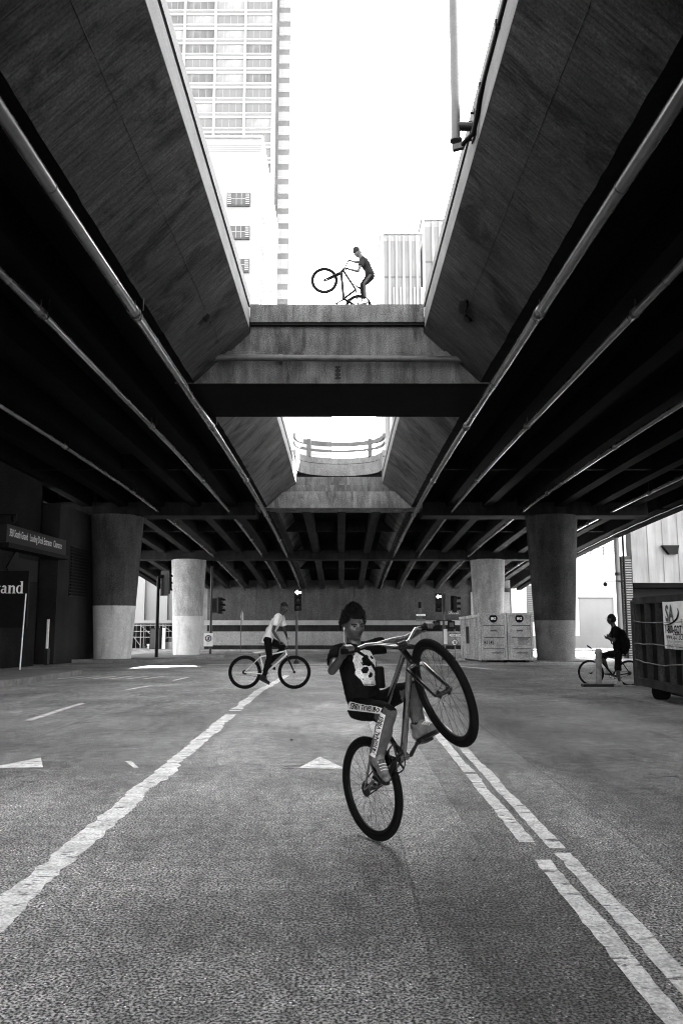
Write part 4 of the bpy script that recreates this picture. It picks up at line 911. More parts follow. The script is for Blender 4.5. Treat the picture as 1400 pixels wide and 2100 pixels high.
# bollard by the right cyclist, with its low base plate
bl = thing('bollard', 'battered pale steel bollard in front of the right cyclist wheel', 'bollard')
by = 19.3; bxx = 6.13
m = MB(); m.tube([(bxx - .03, by, G(by)), (bxx - .01, by, .35), (bxx, by, .68)], .068, 14); m.build('post', M['column2'], bl)
m = MB(); m.lathe([(.075, 0), (.085, .02), (.085, .1), (.05, .14)], 14, (bxx, by, .66)); m.build('cap', M['column2'], bl)
m = MB(); m.tube([(bxx - .012, by, .46), (bxx - .01, by, .56)], .09, 14); m.build('collar', M['ledge'], bl)
m = MB(); m.bx(bxx - .42, bxx + .35, by - .12, by + .12, G(by) - .02, G(by) + .07, ch=.02); m.build('base', M['dark'], bl)
m = MB(); m.tube([(bxx + .3, by - .1, G(by) + .03), (bxx + .7, by - .3, G(by) + .04), (bxx + 1.2, by - .35, G(by) + .03)], .03, 6); m.build('loose_cable', M['column2'], bl)

# ------------------------------------------------------------------ bicycles
def bicycle(name, label, B, rad, tw, frame, nr, nf, spokes='spoke', nsp=32, saddle_dir=(1, 0, 0), chain=True, tube_r=.018):
    t = thing(name, label, 'bicycle', 'bicycles')
    nr, nf = V(nr).normalized(), V(nf).normalized()
    def wheel(c, ax, rear):
        c = V(c); m = MB(); R0 = rad - tw / 2
        m.torus(c, ax, R0, tw / 2, 64, 12, flat=.95); w_ = m.build('wheel', M['tyre'], t)
        m = MB(); Rr = rad - tw - .004; prof = [(Rr + .012, -.013), (Rr + .012, .013), (Rr - .012, .011), (Rr - .016, 0), (Rr - .012, -.011), (Rr + .012, -.013)]
        m.lathe(prof, 56, c, 0, ax, True, False); m.build('rim', M['rim'], w_)
        m = MB(); m.lathe([(.012, -.055), (.012, -.04), (.028, -.036), (.028, -.03), (.015, -.025), (.015, .025), (.028, .03), (.028, .036), (.012, .04), (.012, .055)], 14, c, 0, ax); m.build('hub', M['dark'], w_)
        e1 = ax.orthogonal().normalized(); e2 = ax.cross(e1); m = MB()
        for k in range(nsp):
            a = 2 * math.pi * k / nsp; s = 1 if k % 2 else -1; b = a + (1 if (k // 2) % 2 else -1) * .75
            p = c + (e1 * math.cos(b) + e2 * math.sin(b)) * .026 + ax * s * .033; q = c + (e1 * math.cos(a) + e2 * math.sin(a)) * (Rr - .01)
            m.tube([p, q], .0013, 3, caps=False)
        m.build('spokes', M[spokes], w_)
        m = MB(); a = 1.0; q = c + (e1 * math.cos(a) + e2 * math.sin(a)) * (Rr - .03); m.tube([q, q + (q - c).normalized() * .05], .004, 5); m.build('valve', M['dark'], w_)
        if rear:
            m = MB(); m.lathe([(.035, .0), (.05, .004), (.05, .008), (.035, .014)], 20, c + ax * .04 * B.get('side', 1), 0, ax); m.build('sprocket', M['dark'], w_)
        return w_
    R, F = V(B['R']), V(B['F']); wheel(R, nr, True); wheel(F, nf, False)
    bb, st, ht, hb = V(B['bb']), V(B['st']), V(B['ht']), V(B['hb'])
    m = MB()
    m.tube([bb, hb + (ht - hb) * .15], tube_r * 1.25, 12); m.tube([st, hb + (ht - hb) * .8], tube_r, 12); m.tube([bb, st], tube_r, 12)
    m.tube([hb, ht], tube_r * 1.2, 12); m.lathe([(tube_r * 1.4, -.035), (tube_r * 1.4, .035)], 14, bb, 0, nr)
    for s in (-1, 1):
        o = nr * .055 * s; q = nr * .028 * s
        m.tube([bb + q, bb + (R - bb) * .35 + nr * .045 * s, R + o], [tube_r * .67, tube_r * .6, tube_r * .5], 8); m.tube([st + nr * .012 * s, st + (R - st) * .25 + nr * .04 * s, R + o], [tube_r * .56, tube_r * .5, tube_r * .45], 8)
    m.build('frame', M[frame], t)
    cr = hb + (hb - ht).normalized() * .03; m = MB(); m.tube([hb, cr], tube_r * 1.1, 10)
    for s in (-1, 1):
        k = nf * .058 * s; m.tube([cr, cr + k + (F - cr) * .06, cr + k + (F - cr) * .55, F + k], [q_ * tube_r for q_ in (.89, .89, .78, .6)], 10)
    m.build('fork', M[B.get('fork_mat', frame)], t)
    stem = V(B['stem']); m = MB(); m.tube([ht, ht + (ht - hb).normalized() * .03], tube_r * 1.15, 10); m.tube([ht + (ht - hb).normalized() * .02, stem], .017, 10); m.lathe([(.023, -.028), (.023, .028)], 12, stem, 0, nf); m.build('stem', M['dark'], t)
    m = MB(); bar = [V(p) for p in B['bar']]; m.tube(bar, max(.0115, tube_r * .63), 10); hbar = m.build('handlebar', M[B.get('bar_mat', 'steel')], t)
    for a, b in ((0, 1), (-1, -2)):
        d = (bar[a] - bar[b]).normalized(); m = MB(); m.tube([bar[a] - d * .12, bar[a] + d * .01], .018, 10); m.build('grip', M['tyre'], hbar)
    if 'brace' in B: m = MB(); m.tube([V(p) for p in B['brace']], .008, 8); m.build('cross_brace', M[B.get('bar_mat', 'steel')], hbar)
    sad = V(B['sad']); sdv = V(saddle_dir).normalized(); m = MB(); m.tube([st, sad - (sad - st).normalized() * .03], .0135, 10); m.build('seat_post', M['dark'], t)
    up = (sad - st).normalized(); side = sdv.cross(up).normalized(); up = side.cross(sdv); m = MB(); secs = []
    for q, wd, th in ((-.13, .02, .02), (-.12, .07, .03), (-.05, .072, .036), (.03, .035, .034), (.12, .02, .028), (.14, .01, .015)):
        c = sad + sdv * q + up * (.01 if q < -.05 else 0); secs.append([c + side * wd * math.cos(a) + up * th * .5 * math.sin(a) for a in np.linspace(0, 2 * math.pi, 11)[:-1]])
    m.sweep(secs, smooth=True); m.build('saddle', M[B.get('saddle_mat', 'tyre')], t)
    sd_ = B.get('side', 1); cc = bb + nr * sd_ * .05; m = MB(); m.lathe([(.085, -.002), (.092, -.002), (.092, .002), (.085, .002), (.085, -.002)], 36, cc, 0, nr, False, False)
    e1 = nr.orthogonal().normalized(); e2 = nr.cross(e1)
    for k in range(5): a = 2 * math.pi * k / 5; d = e1 * math.cos(a) + e2 * math.sin(a); m.tube([cc, cc + d * .087], .007, 6)
    crs = m.build('chainring', M['dark'], t)
    for s, key in ((1, 'pR'), (-1, 'pL')):
        p = V(B[key]); s2 = 1 if (p - bb).dot(nr) > 0 else -1
        m = MB(); a = bb + nr * s2 * .065; pe = p - nr * s2 * .055 + nr * 0; m.tube([bb, a], .012, 8); m.tube([a, pe], [max(.015, tube_r * .8), max(.011, tube_r * .6)], 8); m.build('crank', M['dark'], t)
        m = MB(); d = (pe - bb); d -= nr * d.dot(nr); pf = V(B.get(key + 'dir', sdv)); pf = pf - nr * pf.dot(nr); pf.normalize(); upv = nr.cross(pf); rot = Matrix((nr, pf, upv)).transposed(); m.box(pe + nr * s2 * .055, (.10, .09, .022), 0, rot, .006); m.build('pedal', M['dark'], t)
    if chain:
        c1 = R + nr * sd_ * .045; d = (cc - c1).normalized(); u = nr.cross(d); m = MB()
        for q in (-1, 1): m.tube([c1 + u * q * .045, cc + u * q * .086], .0045, 5)
        m.build('chain', M['dark'], t)
    if 'cable' in B: m = MB(); m.tube([V(p) for p in B['cable']], .003, 5); m.build('brake_cable', M['black'], t)
    if 'brake' in B:
        m = MB(); m.tube([V(p) for p in B['brake']], .008, 6); m.build('brake_arm', M['dark'], t)
    return t

# ------------------------------------------------------------------ people
def remeshed(name, caps, voxel, mats, parent, smooth_it=6, disp=0.0, dscale=8.0, extra=(), seed=0, mfun=None):
    """tapered limbs fused into one continuous surface; caps: (a, b, ra, rb, flat)"""
    m = MB()
    for c in caps:
        a, b, ra, rb = V(c[0]), V(c[1]), c[2], c[3]; flat = c[4] if len(c) > 4 else 0; sq = c[5] if len(c) > 5 else None
        d = b - a; L = d.length; d = d.normalized() if L > 1e-6 else Vector((0, 0, 1)); prof = []
        n = 5
        if flat & 1: prof += [(1e-4, 0), (ra, 0)]
        else: prof += [(max(1e-4, ra * math.sin(math.pi / 2 * i / n)), -ra * math.cos(math.pi / 2 * i / n)) for i in range(n + 1)]
        if flat & 2: prof += [(rb, L), (1e-4, L)]
        else: prof += [(max(1e-4, rb * math.cos(math.pi / 2 * i / n)), L + rb * math.sin(math.pi / 2 * i / n)) for i in range(n + 1)]
        i0 = len(m.v); m.lathe(prof, 16, a, 0, d, True, True)
        if sq:   # flatten along a direction: (dir, factor)
            dv, k = V(sq[0]).normalized(), sq[1]; mid = a
            for i in range(i0, len(m.v)):
                p = Vector(m.v[i]); q = (p - mid).dot(dv); base = (p - mid).dot(d); cen = d.dot(dv) * base
                m.v[i] = tuple(p - dv * (q - cen) * (1 - k))
    for vs, fs in extra: m.add(vs, fs)
    me0 = m.mesh(name, mats); ob = bpy.data.objects.new(name, me0); COL.objects.link(ob)
    md = ob.modifiers.new('r', 'REMESH'); md.mode = 'VOXEL'; md.voxel_size = voxel
    ms = ob.modifiers.new('s', 'SMOOTH'); ms.factor = .5; ms.iterations = smooth_it
    dg = bpy.context.evaluated_depsgraph_get(); me = bpy.data.meshes.new_from_object(ob.evaluated_get(dg))
    bpy.data.objects.remove(ob); me.name = name
    if disp:
        nrm = [v.normal.copy() for v in me.vertices]
        for v, nn in zip(me.vertices, nrm):
            p = v.co * dscale; v.co += nn * disp * (noise.noise(p + Vector((seed, 0, 0))) + .9 * (.5 - 2 * abs(noise.noise(Vector((p.x * 1.2, p.y * 1.2, p.z * 2.6)) + Vector((0, seed, 3))))) + .3 * noise.noise(p * 2.6))
    me.polygons.foreach_set('use_smooth', [True] * len(me.polygons))
    me.materials.clear()
    for q in (mats if isinstance(mats, (list, tuple)) else [mats]): me.materials.append(q)
    if mfun:
        for p in me.polygons: p.material_index = mfun(p.center)
    else: me.polygons.foreach_set('material_index', [0] * len(me.polygons))
    return link(bpy.data.objects.new(name, me), parent)
def ellipsoid(c, ax, rr, n=14, k=10):
    """ax: three unit vectors, rr radii"""
    vs, fs = [], []
    for i in range(k + 1):
        th = math.pi * i / k
        for j in range(n):
            ph = 2 * math.pi * j / n; q = (math.sin(th) * math.cos(ph), math.sin(th) * math.sin(ph), math.cos(th))
            vs.append(V(c) + ax[0] * q[0] * rr[0] + ax[1] * q[1] * rr[1] + ax[2] * q[2] * rr[2])
    fs = [(i * n + j, i * n + (j + 1) % n, (i + 1) * n + (j + 1) % n, (i + 1) * n + j) for i in range(k) for j in range(n)]
    return vs, fs
def head_axes(fwd, up):
    f = V(fwd).normalized(); u = V(up); u = (u - f * u.dot(f)).normalized(); r = f.cross(u); return r, f, u
def head_shape(c, ax, s, n=40, k=30, grow=0.0):
    """sculpted head, s = 1 for a 22 cm head; axes right, forward, up"""
    vs = []
    g = lambda x, y, a, b: math.exp(-(x / a) ** 2 - (y / b) ** 2)
    for i in range(k + 1):
        th = math.pi * i / k
        for j in range(n):
            ph = 2 * math.pi * j / n; d = Vector((math.sin(th) * math.cos(ph), math.sin(th) * math.sin(ph), math.cos(th)))
            x, y, z = d.x * .074, d.y * .094, d.z * .112
            if z < 0:
                t = min(1, -z / .112); x *= 1 - .30 * t ** 1.3; y = y * (1 - .10 * t) + (.012 * t if d.y > 0 else .018 * t)
            if d.y > 0:
                y += .006 * g(x, z + .10, .03, .02)                       # chin
                y += .022 * g(x, z + .018, .013, .022) + .010 * g(x, z - .01, .010, .03)   # nose
                y -= .010 * (g(x - .032, z - .012, .017, .013) + g(x + .032, z - .012, .017, .013))   # eye sockets
                y += .006 * (g(x - .03, z - .034, .026, .009) + g(x + .03, z - .034, .026, .009))     # brows
                y += .008 * g(x, z + .060, .022, .007) + .007 * g(x, z + .074, .019, .007) - .004 * g(x, z + .067, .022, .004)   # lips
                x += .004 * math.copysign(1, x) * g(abs(x) - .05, z + .01, .02, .02)                # cheekbones
            else: y -= .010 * g(x, z - .02, .07, .06)
            p = Vector((x, y, z)) * s * (1 + grow); vs.append(V(c) + ax[0] * p.x + ax[1] * p.y + ax[2] * p.z)
    fs = [(i * n + j, i * n + (j + 1) % n, (i + 1) * n + (j + 1) % n, (i + 1) * n + j) for i in range(k) for j in range(n)]
    return vs, fs
def hand_caps(wr, gp, axis, s=1.0, thumb=1, over=1, rb=.017):
    """palm and five fingers wrapped round a grip at gp with direction axis (towards the thumb side)"""
    wr, gp, a = V(wr), V(gp), V(axis).normalized()
    d0 = wr - gp; d0 -= a * d0.dot(a); d0 = d0.normalized() if d0.length > 1e-5 else a.orthogonal().normalized(); d1 = a.cross(d0) * over
    P = lambda o, ang, r: gp + a * o + (d0 * math.cos(R_(ang)) + d1 * math.sin(R_(ang))) * r
    C = []
    for i, (o, k) in enumerate(((.033, .95), (.011, 1.05), (-.011, 1.0), (-.032, .82))):
        o *= s; f = .0088 * s; r = rb + f + .002; kn = P(o, 38, r + .016 * s); C.append((wr + a * o * .5, kn, .017 * s, .013 * s))
        pts = [kn, P(o, 95, r + .010 * s), P(o * .97, 150, r + .003), P(o * .94, 205 * (k if k < 1 else 1), r)]
        for q in range(3): C.append((pts[q], pts[q + 1], f * (1.12 - .1 * q), f * (1.02 - .1 * q)))
    f = .0098 * s; tb = wr + (gp - wr) * .45 + a * .03 * s * thumb
    pts = [tb, P(.052 * s * thumb, 0, rb + .016), P(.050 * s * thumb, -55, rb + f + .002), P(.045 * s * thumb, -105, rb + f)]
    for q in range(3): C.append((pts[q], pts[q + 1], f * (1.25 - .12 * q), f * (1.1 - .12 * q)))
    return C
def shoe(name, an, toe, up, mt, parent, s=1.0, sole='dark', lace=True):
    an, toe, up = V(an), V(toe), V(up).normalized(); f = (toe - an); f -= up * f.dot(up); f.normalize(); sd = f.cross(up)
    base = an - up * .075 * s
    P = lambda x, z, y=0: base + f * x * s + up * z * s + sd * y * s
    C = [(P(-.05, .03), P(.03, .035), .038 * s, .042 * s), (P(.0, .05), P(.10, .028), .042 * s, .036 * s), (P(.09, .022), P(.155, .012), .040 * s, .030 * s), (P(-.035, .04), P(-.03, .085), .036 * s, .040 * s), (P(.02, .06), P(.03, .085), .04 * s, .036 * s)]
    o = remeshed(name, C, .009 * max(s, .8), M[mt], parent, 4)
    m = MB(); n = 20; out = []
    for i in range(n):
        a = 2 * math.pi * i / n; x = .055 + .135 * math.cos(a); wd = (.040 + .010 * math.cos(a)) * math.sin(a); out.append((x * s, wd * s))
    m.prism(out, base - up * .024 * s, f, sd, up, .024 * s); m.build('sole', M[sole], o)
    if lace:
        m = MB()
        for k in range(5):
            x = .045 + .018 * k; z = .092 - .009 * k; m.tube([P(x, z - .012, -.026), P(x + .008, z, 0), P(x, z - .012, .026)], .0032 * s, 5)
        m.build('laces', M['lace'], o)
    return o
def hair_cap(c, ax, s, parent, mt, line, grow=.10, lift=.0, amp=.008, name='hair', tall=0.0, seed=0, strands=0):
    """hair shell over the part of the head where line(x,y,z) > 0 (head-local, unit head)"""
    vs, fs = head_shape((0, 0, 0), (Vector((1, 0, 0)), Vector((0, 1, 0)), Vector((0, 0, 1))), 1.0, 56, 44)
    keep = []; vi = [Vector(v) for v in vs]
    fk = [f for f in fs if all(line(vi[i].x, vi[i].y, vi[i].z) > 0 for i in f)]
    used = sorted({i for f in fk for i in f}); mp = {k: i for i, k in enumerate(used)}; out = []
    for k in used:
        p = vi[k]; e = line(p.x, p.y, p.z); e = min(1, e / .02)
        q = p * (1 + grow * e) + Vector((0, 0, tall * max(0, p.z / .11) * e)) + p.normalized() * amp * e * (noise.noise(p * 60 + Vector((seed, 0, 0))) + .6 * noise.noise(p * 150))
        q *= s; out.append(V(c) + ax[0] * q.x + ax[1] * q.y + ax[2] * q.z)
    m = MB(); m.add(out, [tuple(mp[i] for i in f) for f in fk], 0, True)
    rr = random.Random(3)
    for q_ in range(strands):
        p = out[rr.randrange(len(out))]; d = (p - V(c)).normalized(); d2 = (d + ax[2] * .5 + ax[1] * rr.uniform(.0, .6) + Vector((rr.uniform(-.35, .35), rr.uniform(-.35, .35), rr.uniform(-.3, .3)))).normalized(); l_ = rr.uniform(.012, .026)
        m.tube([p - d * .004, p + (d + d2) * l_ * .35, p + d2 * l_], [.0024, .0018, .0006], 4, caps=False)
    return m.build(name, M[mt], parent)
def face_bits(c, ax, s, parent, brow='hair'):
    L = lambda x, y, z: V(c) + (ax[0] * x + ax[1] * y + ax[2] * z) * s
    for k in (-1, 1):
        m = MB(); m.add(*ellipsoid(L(k * .031, .074, .012), ax, (.015 * s, .009 * s, .0065 * s), 12, 8), 0, True); e = m.build('eye', M['eyewhite'], parent)
        m = MB(); m.add(*ellipsoid(L(k * .031, .081, .012), ax, (.0075 * s, .004 * s, .0068 * s), 10, 8), 0, True); m.build('iris', M['black'], e)
        m = MB(); m.tube([L(k * .014, .090, .026), L(k * .032, .088, .032), L(k * .052, .074, .027)], [.004 * s, .005 * s, .003 * s], 6); m.build('eyebrow', M[brow], parent)
    m = MB(); m.tube([L(-.020, .088, -.066), L(0, .097, -.066), L(.020, .088, -.066)], [.0045 * s, .0065 * s, .0045 * s], 6); m.build('mouth', M['skin_dark'] if brow == 'hair' else M['skin'], parent)

def person(label, J, k, skin, shirt, pants, voxel, hs, hfwd, hup=(0, 0, 1), hands=True, front=(0, -1, 0), shorts=False, shin_mat=None, sleeve=.62, hem=.0, group='people on bikes', grips=None, foot_up=None, shoe_mat='shoe', shoe_s=1.0, bag=None, sole='dark', voxc=None, drape=.0, tk=1.12, nk=1.1):
    """J: joints; k: body scale"""
    t = thing('person', label, 'person', group); J = {a: V(b) for a, b in J.items()}; fr = V(front).normalized()
    ax = head_axes(hfwd, hup); hc = J['head']; C = []
    q = lambda a, b, u: a + (b - a) * u
    flat = lambda r: (fr, r)
    C += [(J['pelvis'], J['waist'], .115 * k, .105 * k * tk, 0, flat(.72)), (J['waist'], J['chest'], .105 * k * tk, .125 * k * tk, 0, flat(.68)), (J['chest'], q(J['chest'], J['neck'], .75), .125 * k * tk, .085 * k, 0, flat(.72)), (q(J['chest'], J['neck'], .8), hc - ax[2] * .05 * hs - ax[1] * .01 * hs, .062 * k * nk, .055 * k * nk)]
    for s in 'RL':
        C += [(q(J['chest'], J['neck'], .72), J['sh' + s], .07 * k, .056 * k), (J['sh' + s], J['el' + s], .050 * k, .037 * k), (J['el' + s], q(J['el' + s], J['w' + s], .4), .037 * k, .036 * k), (q(J['el' + s], J['w' + s], .4), J['w' + s], .036 * k, .024 * k)]
        C += [(J['pelvis'], J['h' + s], .09 * k, .085 * k), (J['h' + s], J['k' + s], .082 * k, .053 * k), (J['k' + s], q(J['k' + s], J['a' + s], .35), .052 * k, .054 * k), (q(J['k' + s], J['a' + s], .35), J['a' + s], .054 * k, .033 * k), (J['a' + s], q(J['a' + s], J['t' + s], .5), .034 * k, .03 * k)]
        if grips: C += hand_caps(J['w' + s], grips[s][0], grips[s][1], .95 * k ** .5, 1, grips[s][2])
        else:
            d = (J['w' + s] - J['el' + s]).normalized(); sd = d.cross(fr).normalized(); nn = d.cross(sd)
            C.append((J['w' + s], J['w' + s] + d * .07 * k, .025 * k, .028 * k))
            for i in range(4):
                o = sd * (i - 1.5) * .018 * k; p0 = J['w' + s] + d * .085 * k + o; p1 = p0 + d * .035 * k + nn * .008 * k; p2 = p1 + d * .018 * k + nn * .024 * k; C += [(p0, p1, .0095 * k, .009 * k), (p1, p2, .009 * k, .008 * k)]
            p0 = J['w' + s] + d * .03 * k + sd * .03 * k; C += [(p0, p0 + d * .03 * k + sd * .022 * k, .011 * k, .010 * k), (p0 + d * .03 * k + sd * .022 * k, p0 + d * .06 * k + sd * .02 * k, .010 * k, .008 * k)]
    ex = [head_shape(hc, ax, hs)]
    for s in (-1, 1): ex.append(ellipsoid(hc + ax[0] * s * .074 * hs - ax[1] * .008 * hs - ax[2] * .004 * hs, ax, (.012 * hs, .020 * hs, .031 * hs), 12, 8))
    body = remeshed('body', C, voxel, M[skin], t, 3, extra=ex)
    # shirt
    g = .014 * k + drape; S = [(q(J['pelvis'], J['waist'], hem), J['waist'], .122 * k * tk + g, .114 * k * tk + g, 1, flat(.78)), (J['waist'], J['chest'], .114 * k * tk + g, .132 * k * tk + g, 0, flat(.74)), (J['chest'], q(J['chest'], J['neck'], .70), .132 * k * tk + g, .098 * k, 0, flat(.74)), (q(J['chest'], J['neck'], .6), q(J['chest'], J['neck'], .98), .085 * k, .062 * k, 2)]
    for s in 'RL': S += [(q(J['chest'], J['neck'], .70), J['sh' + s], .082 * k, .067 * k + g * .3), (J['sh' + s], q(J['sh' + s], J['el' + s], sleeve), .064 * k + g * .4, .058 * k + g * .9, 2)]
    sh = remeshed('shirt', S, voxc or voxel * 1.4, M[shirt], t, 5, .010 * k, 9.0)
    # trousers
    T = [(J['pelvis'], q(J['pelvis'], J['waist'], .55), .128 * k, .116 * k, 2, flat(.8))]
    for s in 'RL':
        T += [(J['pelvis'], J['h' + s], .112 * k, .105 * k), (J['h' + s], J['k' + s], .102 * k, .074 * k)]
        if shorts: T += [(q(J['h' + s], J['k' + s], .8), q(J['k' + s], J['a' + s], .18), .085 * k, .088 * k, 2)]
        else: T += [(J['k' + s], q(J['k' + s], J['a' + s], .4), .073 * k, .070 * k), (q(J['k' + s], J['a' + s], .4), q(J['k' + s], J['a' + s], .94), .070 * k, .058 * k, 2)]
    mf = None; pm = M[pants]
    if shin_mat:
        pm = [M[pants], M[shin_mat]]
        def mf(c):
            for s in 'RL':
                kk, aa = J['k' + s], J['a' + s]; d = (aa - kk); u = (c - kk).dot(d) / d.length_squared; r = (c - kk - d * u).length
                if u > .90 and r < .12 * k: return 0
                if u > -.12 and r < .105 * k and (c - q(J['h' + s], kk, .9)).length > .05 * k and u < 1.2 and u > (.0 if (c - kk).dot(fr) < 0 else -.12): return 1
            return 0
    pt = remeshed('trousers', T, voxc or voxel * 1.4, pm, t, 5, .009 * k, 8.0, seed=4, mfun=mf)
    for s in 'RL': shoe('shoe', J['a' + s], J['t' + s], (foot_up or {}).get(s, (0, 0, 1)), shoe_mat, t, shoe_s, sole)
    return t, body, sh, pt, ax
def decal(name, poly, O, ex, ey, n, bvh, mt, parent, lift=.004, sub=4):
    """a flat print laid onto a cloth surface: polygon in frame O,ex,ey dropped along -n onto the mesh"""
    O, ex, ey, n = V(O), V(ex).normalized(), V(ey).normalized(), V(n).normalized()
    bm = bmesh.new(); bm.faces.new([bm.verts.new((x, y, 0)) for x, y in poly]); bmesh.ops.triangulate(bm, faces=bm.faces[:])
    for _ in range(sub):
        lg = [e for e in bm.edges if e.calc_length() > .012]
        if lg: bmesh.ops.subdivide_edges(bm, edges=lg, cuts=1)
    bmesh.ops.triangulate(bm, faces=bm.faces[:])
    for v in bm.verts:
        p = O + ex * v.co.x + ey * v.co.y; h = bvh.ray_cast(p + n * .4, -n, 1.2); v.co = (h[0] if h[0] is not None else p) + n * lift
    me = bpy.data.meshes.new(name); bm.to_mesh(me); bm.free(); me.materials.append(mt); return link(bpy.data.objects.new(name, me), parent)
def bvh_of(o): return BVHTree.FromPolygons([v.co.copy() for v in o.data.vertices], [tuple(p.vertices) for p in o.data.polygons])

# ---- the wheelie rider in front
B = {'R': (0.205, 5.683, 0.35), 'F': (0.627, 5.01, 1.053), 'bb': (0.401, 5.38, 0.607), 'ht': (0.401, 5.285, 1.3), 'hb': (0.451, 5.227, 1.227), 'st': (0.262, 5.54, 0.80), 'sad': (0.205, 5.62, 0.835), 'stem': (0.393, 5.27, 1.337),
     'bar': [(.010, 5.118, 1.298), (.078, 5.165, 1.305), (.160, 5.235, 1.336), (.235, 5.262, 1.340), (.350, 5.270, 1.327), (.393, 5.270, 1.337), (.439, 5.310, 1.356), (.479, 5.434, 1.411), (.500, 5.465, 1.436), (.546, 5.508, 1.440), (.66, 5.545, 1.443)],
     'brace': [(.22, 5.262, 1.342), (.33, 5.29, 1.372), (.42, 5.36, 1.386), (.479, 5.434, 1.411)], 'pR': (0.262, 5.385, 0.470), 'pL': (0.545, 5.41, 0.705), 'side': 1, 'fork_mat': 'frame_grey', 'bar_mat': 'steel',
     'cable': [(.43, 5.27, 1.34), (.50, 5.20, 1.33), (.505, 5.17, 1.24), (.47, 5.19, 1.20)], 'pRdir': (.5, -.8, -.25), 'pLdir': (.5, -.75, .4)}
NR, NF = (-.804, -.589, -.081), (-.85, -.42, -.318)
bicycle('bicycle', 'brushed grey bicycle balanced on its back wheel under the skull-shirted rider', B, .348, .050, 'frame_grey', (-.84, -.535, -.082), (-.885, -.34, -.325), 'spoke_dark', 32, (.62, -.74, .25))
FR = V((.62, -.76, .12)).normalized()
J = {'pelvis': (.182, 5.650, .900), 'waist': (.140, 5.690, 1.0), 'chest': (.115, 5.690, 1.175), 'neck': (.092, 5.706, 1.318), 'head': (.082, 5.695, 1.452), 'shR': (-.028, 5.615, 1.275), 'elR': (-.062, 5.33, 1.165), 'wR': (.006, 5.225, 1.262), 'shL': (.205, 5.800, 1.300), 'elL': (.40, 5.745, 1.335), 'wL': (.535, 5.600, 1.415),
     'hR': (.125, 5.59, .895), 'hL': (.22, 5.72, .905), 'kR': (.300, 5.250, .905), 'aR': (.235, 5.358, .620), 'tR': (.275, 5.27, .560), 'kL': (.470, 5.450, 1.040), 'aL': (.512, 5.420, .800), 'tL': (.60, 5.315, .790)}
rider, body, shirt, trousers, ax = person('young rider in a black skull shirt doing a wheelie in the foreground', J, .80, 'skin', 'shirt_black', 'pants_black', .0050, .98, (.42, -.88, -.16), (-.06, .05, 1), front=FR, shin_mat='pants_grey', sleeve=.55, hem=.15,
    grips={'R': ((.042, 5.140, 1.302), (.80, .58, .02), 1), 'L': ((.600, 5.528, 1.442), (-.80, -.5, -.02), -1)}, foot_up={'R': (.10, -.45, .95), 'L': (-.35, .25, .9)}, shoe_s=.98, voxc=.008, tk=1.28)
hc = V(J['head']); face_bits(hc, ax, .98, rider)
hair_cap(hc, ax, .98, rider, 'hair', lambda x, y, z: z - max(-.035, min(.056, .056 - (.066 - y) * 1.05)), .12, 0, .012, tall=.028, strands=1500)
bv = bvh_of(shirt); EX, EY = V((.775, .632, 0)), V((-.077, .094, .993)); OO = V((.189, 5.6, 1.194))
PR = {'skull': [(-0.1274, 0.0466), (-0.1074, 0.0757), (-0.0262, 0.0907), (0.042, 0.0804), (0.0666, 0.0408), (0.0688, -0.0111), (0.0474, -0.0446), (0.0609, -0.0794), (0.0414, -0.0974), (0.0451, -0.1257), (0.0793, -0.1316), (0.0636, -0.1564), (0.0145, -0.1606), (-0.0701, -0.1536), (-0.092, -0.1165), (-0.1295, -0.0796), (-0.1353, -0.029), (-0.1387, 0.0131)],
      'eye': [(-0.0982, -0.049), (-0.0794, -0.0312), (-0.0417, -0.0284), (-0.0281, -0.0502), (-0.0445, -0.0749), (-0.0806, -0.0733)], 'eye2': [(0.0173, -0.0349), (0.0534, -0.0234), (0.0731, -0.0542), (0.0475, -0.0746), (0.0201, -0.0606)],
      'nose': [(-0.009, -0.0637), (-0.0328, -0.0923), (-0.0252, -0.1062), (-0.0102, -0.095), (0.0039, -0.1025), (0.0134, -0.0791)], 'hole': [(-0.0733, -0.1107), (-0.0842, -0.1068), (-0.081, -0.1187)]}
PR = {a_: [((x_ + .03) * .94, y_ + .012) for x_, y_ in b_] for a_, b_ in PR.items()}
sk = decal('skull_print', PR['skull'], OO, EX, EY, FR, bv, M['print'], shirt, .004)
for kk in ('eye', 'nose', 'hole'): decal('print_hollow', PR[kk], OO, EX, EY, FR, bv, M['ink'], sk, .0065)
for i in range(8): x = -.068 + i * .0165; decal('print_tooth_gap', [(x, -.128), (x + .003, -.128), (x + .003, -.146), (x, -.146)], OO, EX, EY, FR, bv, M['ink'], sk, .0065, 1)
decal('print_tooth_gap', [(-.075, -.136), (.065, -.138), (.065, -.141), (-.075, -.139)], OO, EX, EY, FR, bv, M['ink'], sk, .007, 2)
tn = V(NR).normalized(); bt = bvh_of(trousers)
def limb_point(a, b, u, ang, out, lift):
    """point on the cloth at fraction u along a limb a->b, ang radians round from direction out"""
    a, b = V(a), V(b); d = (b - a).normalized(); o = V(out); o = (o - d * o.dot(d)).normalized(); o = Matrix.Rotation(ang, 3, d) @ o
    c = a.lerp(b, u); h = bt.ray_cast(c + o * .35, -o, .5); return (h[0] if h[0] is not None else c + o * .06) + o * lift
def limb_strip(a, b, u0, u1, w0, w1, out, nu=16, na=6):
    m = MB(); vs = [limb_point(a, b, u0 + (u1 - u0) * i / nu, w0 + (w1 - w0) * j / na, out, .004) for i in range(nu + 1) for j in range(na + 1)]
    m.add(vs, [(i * (na + 1) + j, i * (na + 1) + j + 1, (i + 1) * (na + 1) + j + 1, (i + 1) * (na + 1) + j) for i in range(nu) for j in range(na)], 0, True)
    return m.build('side_stripe', M['stripe_white'], trousers)
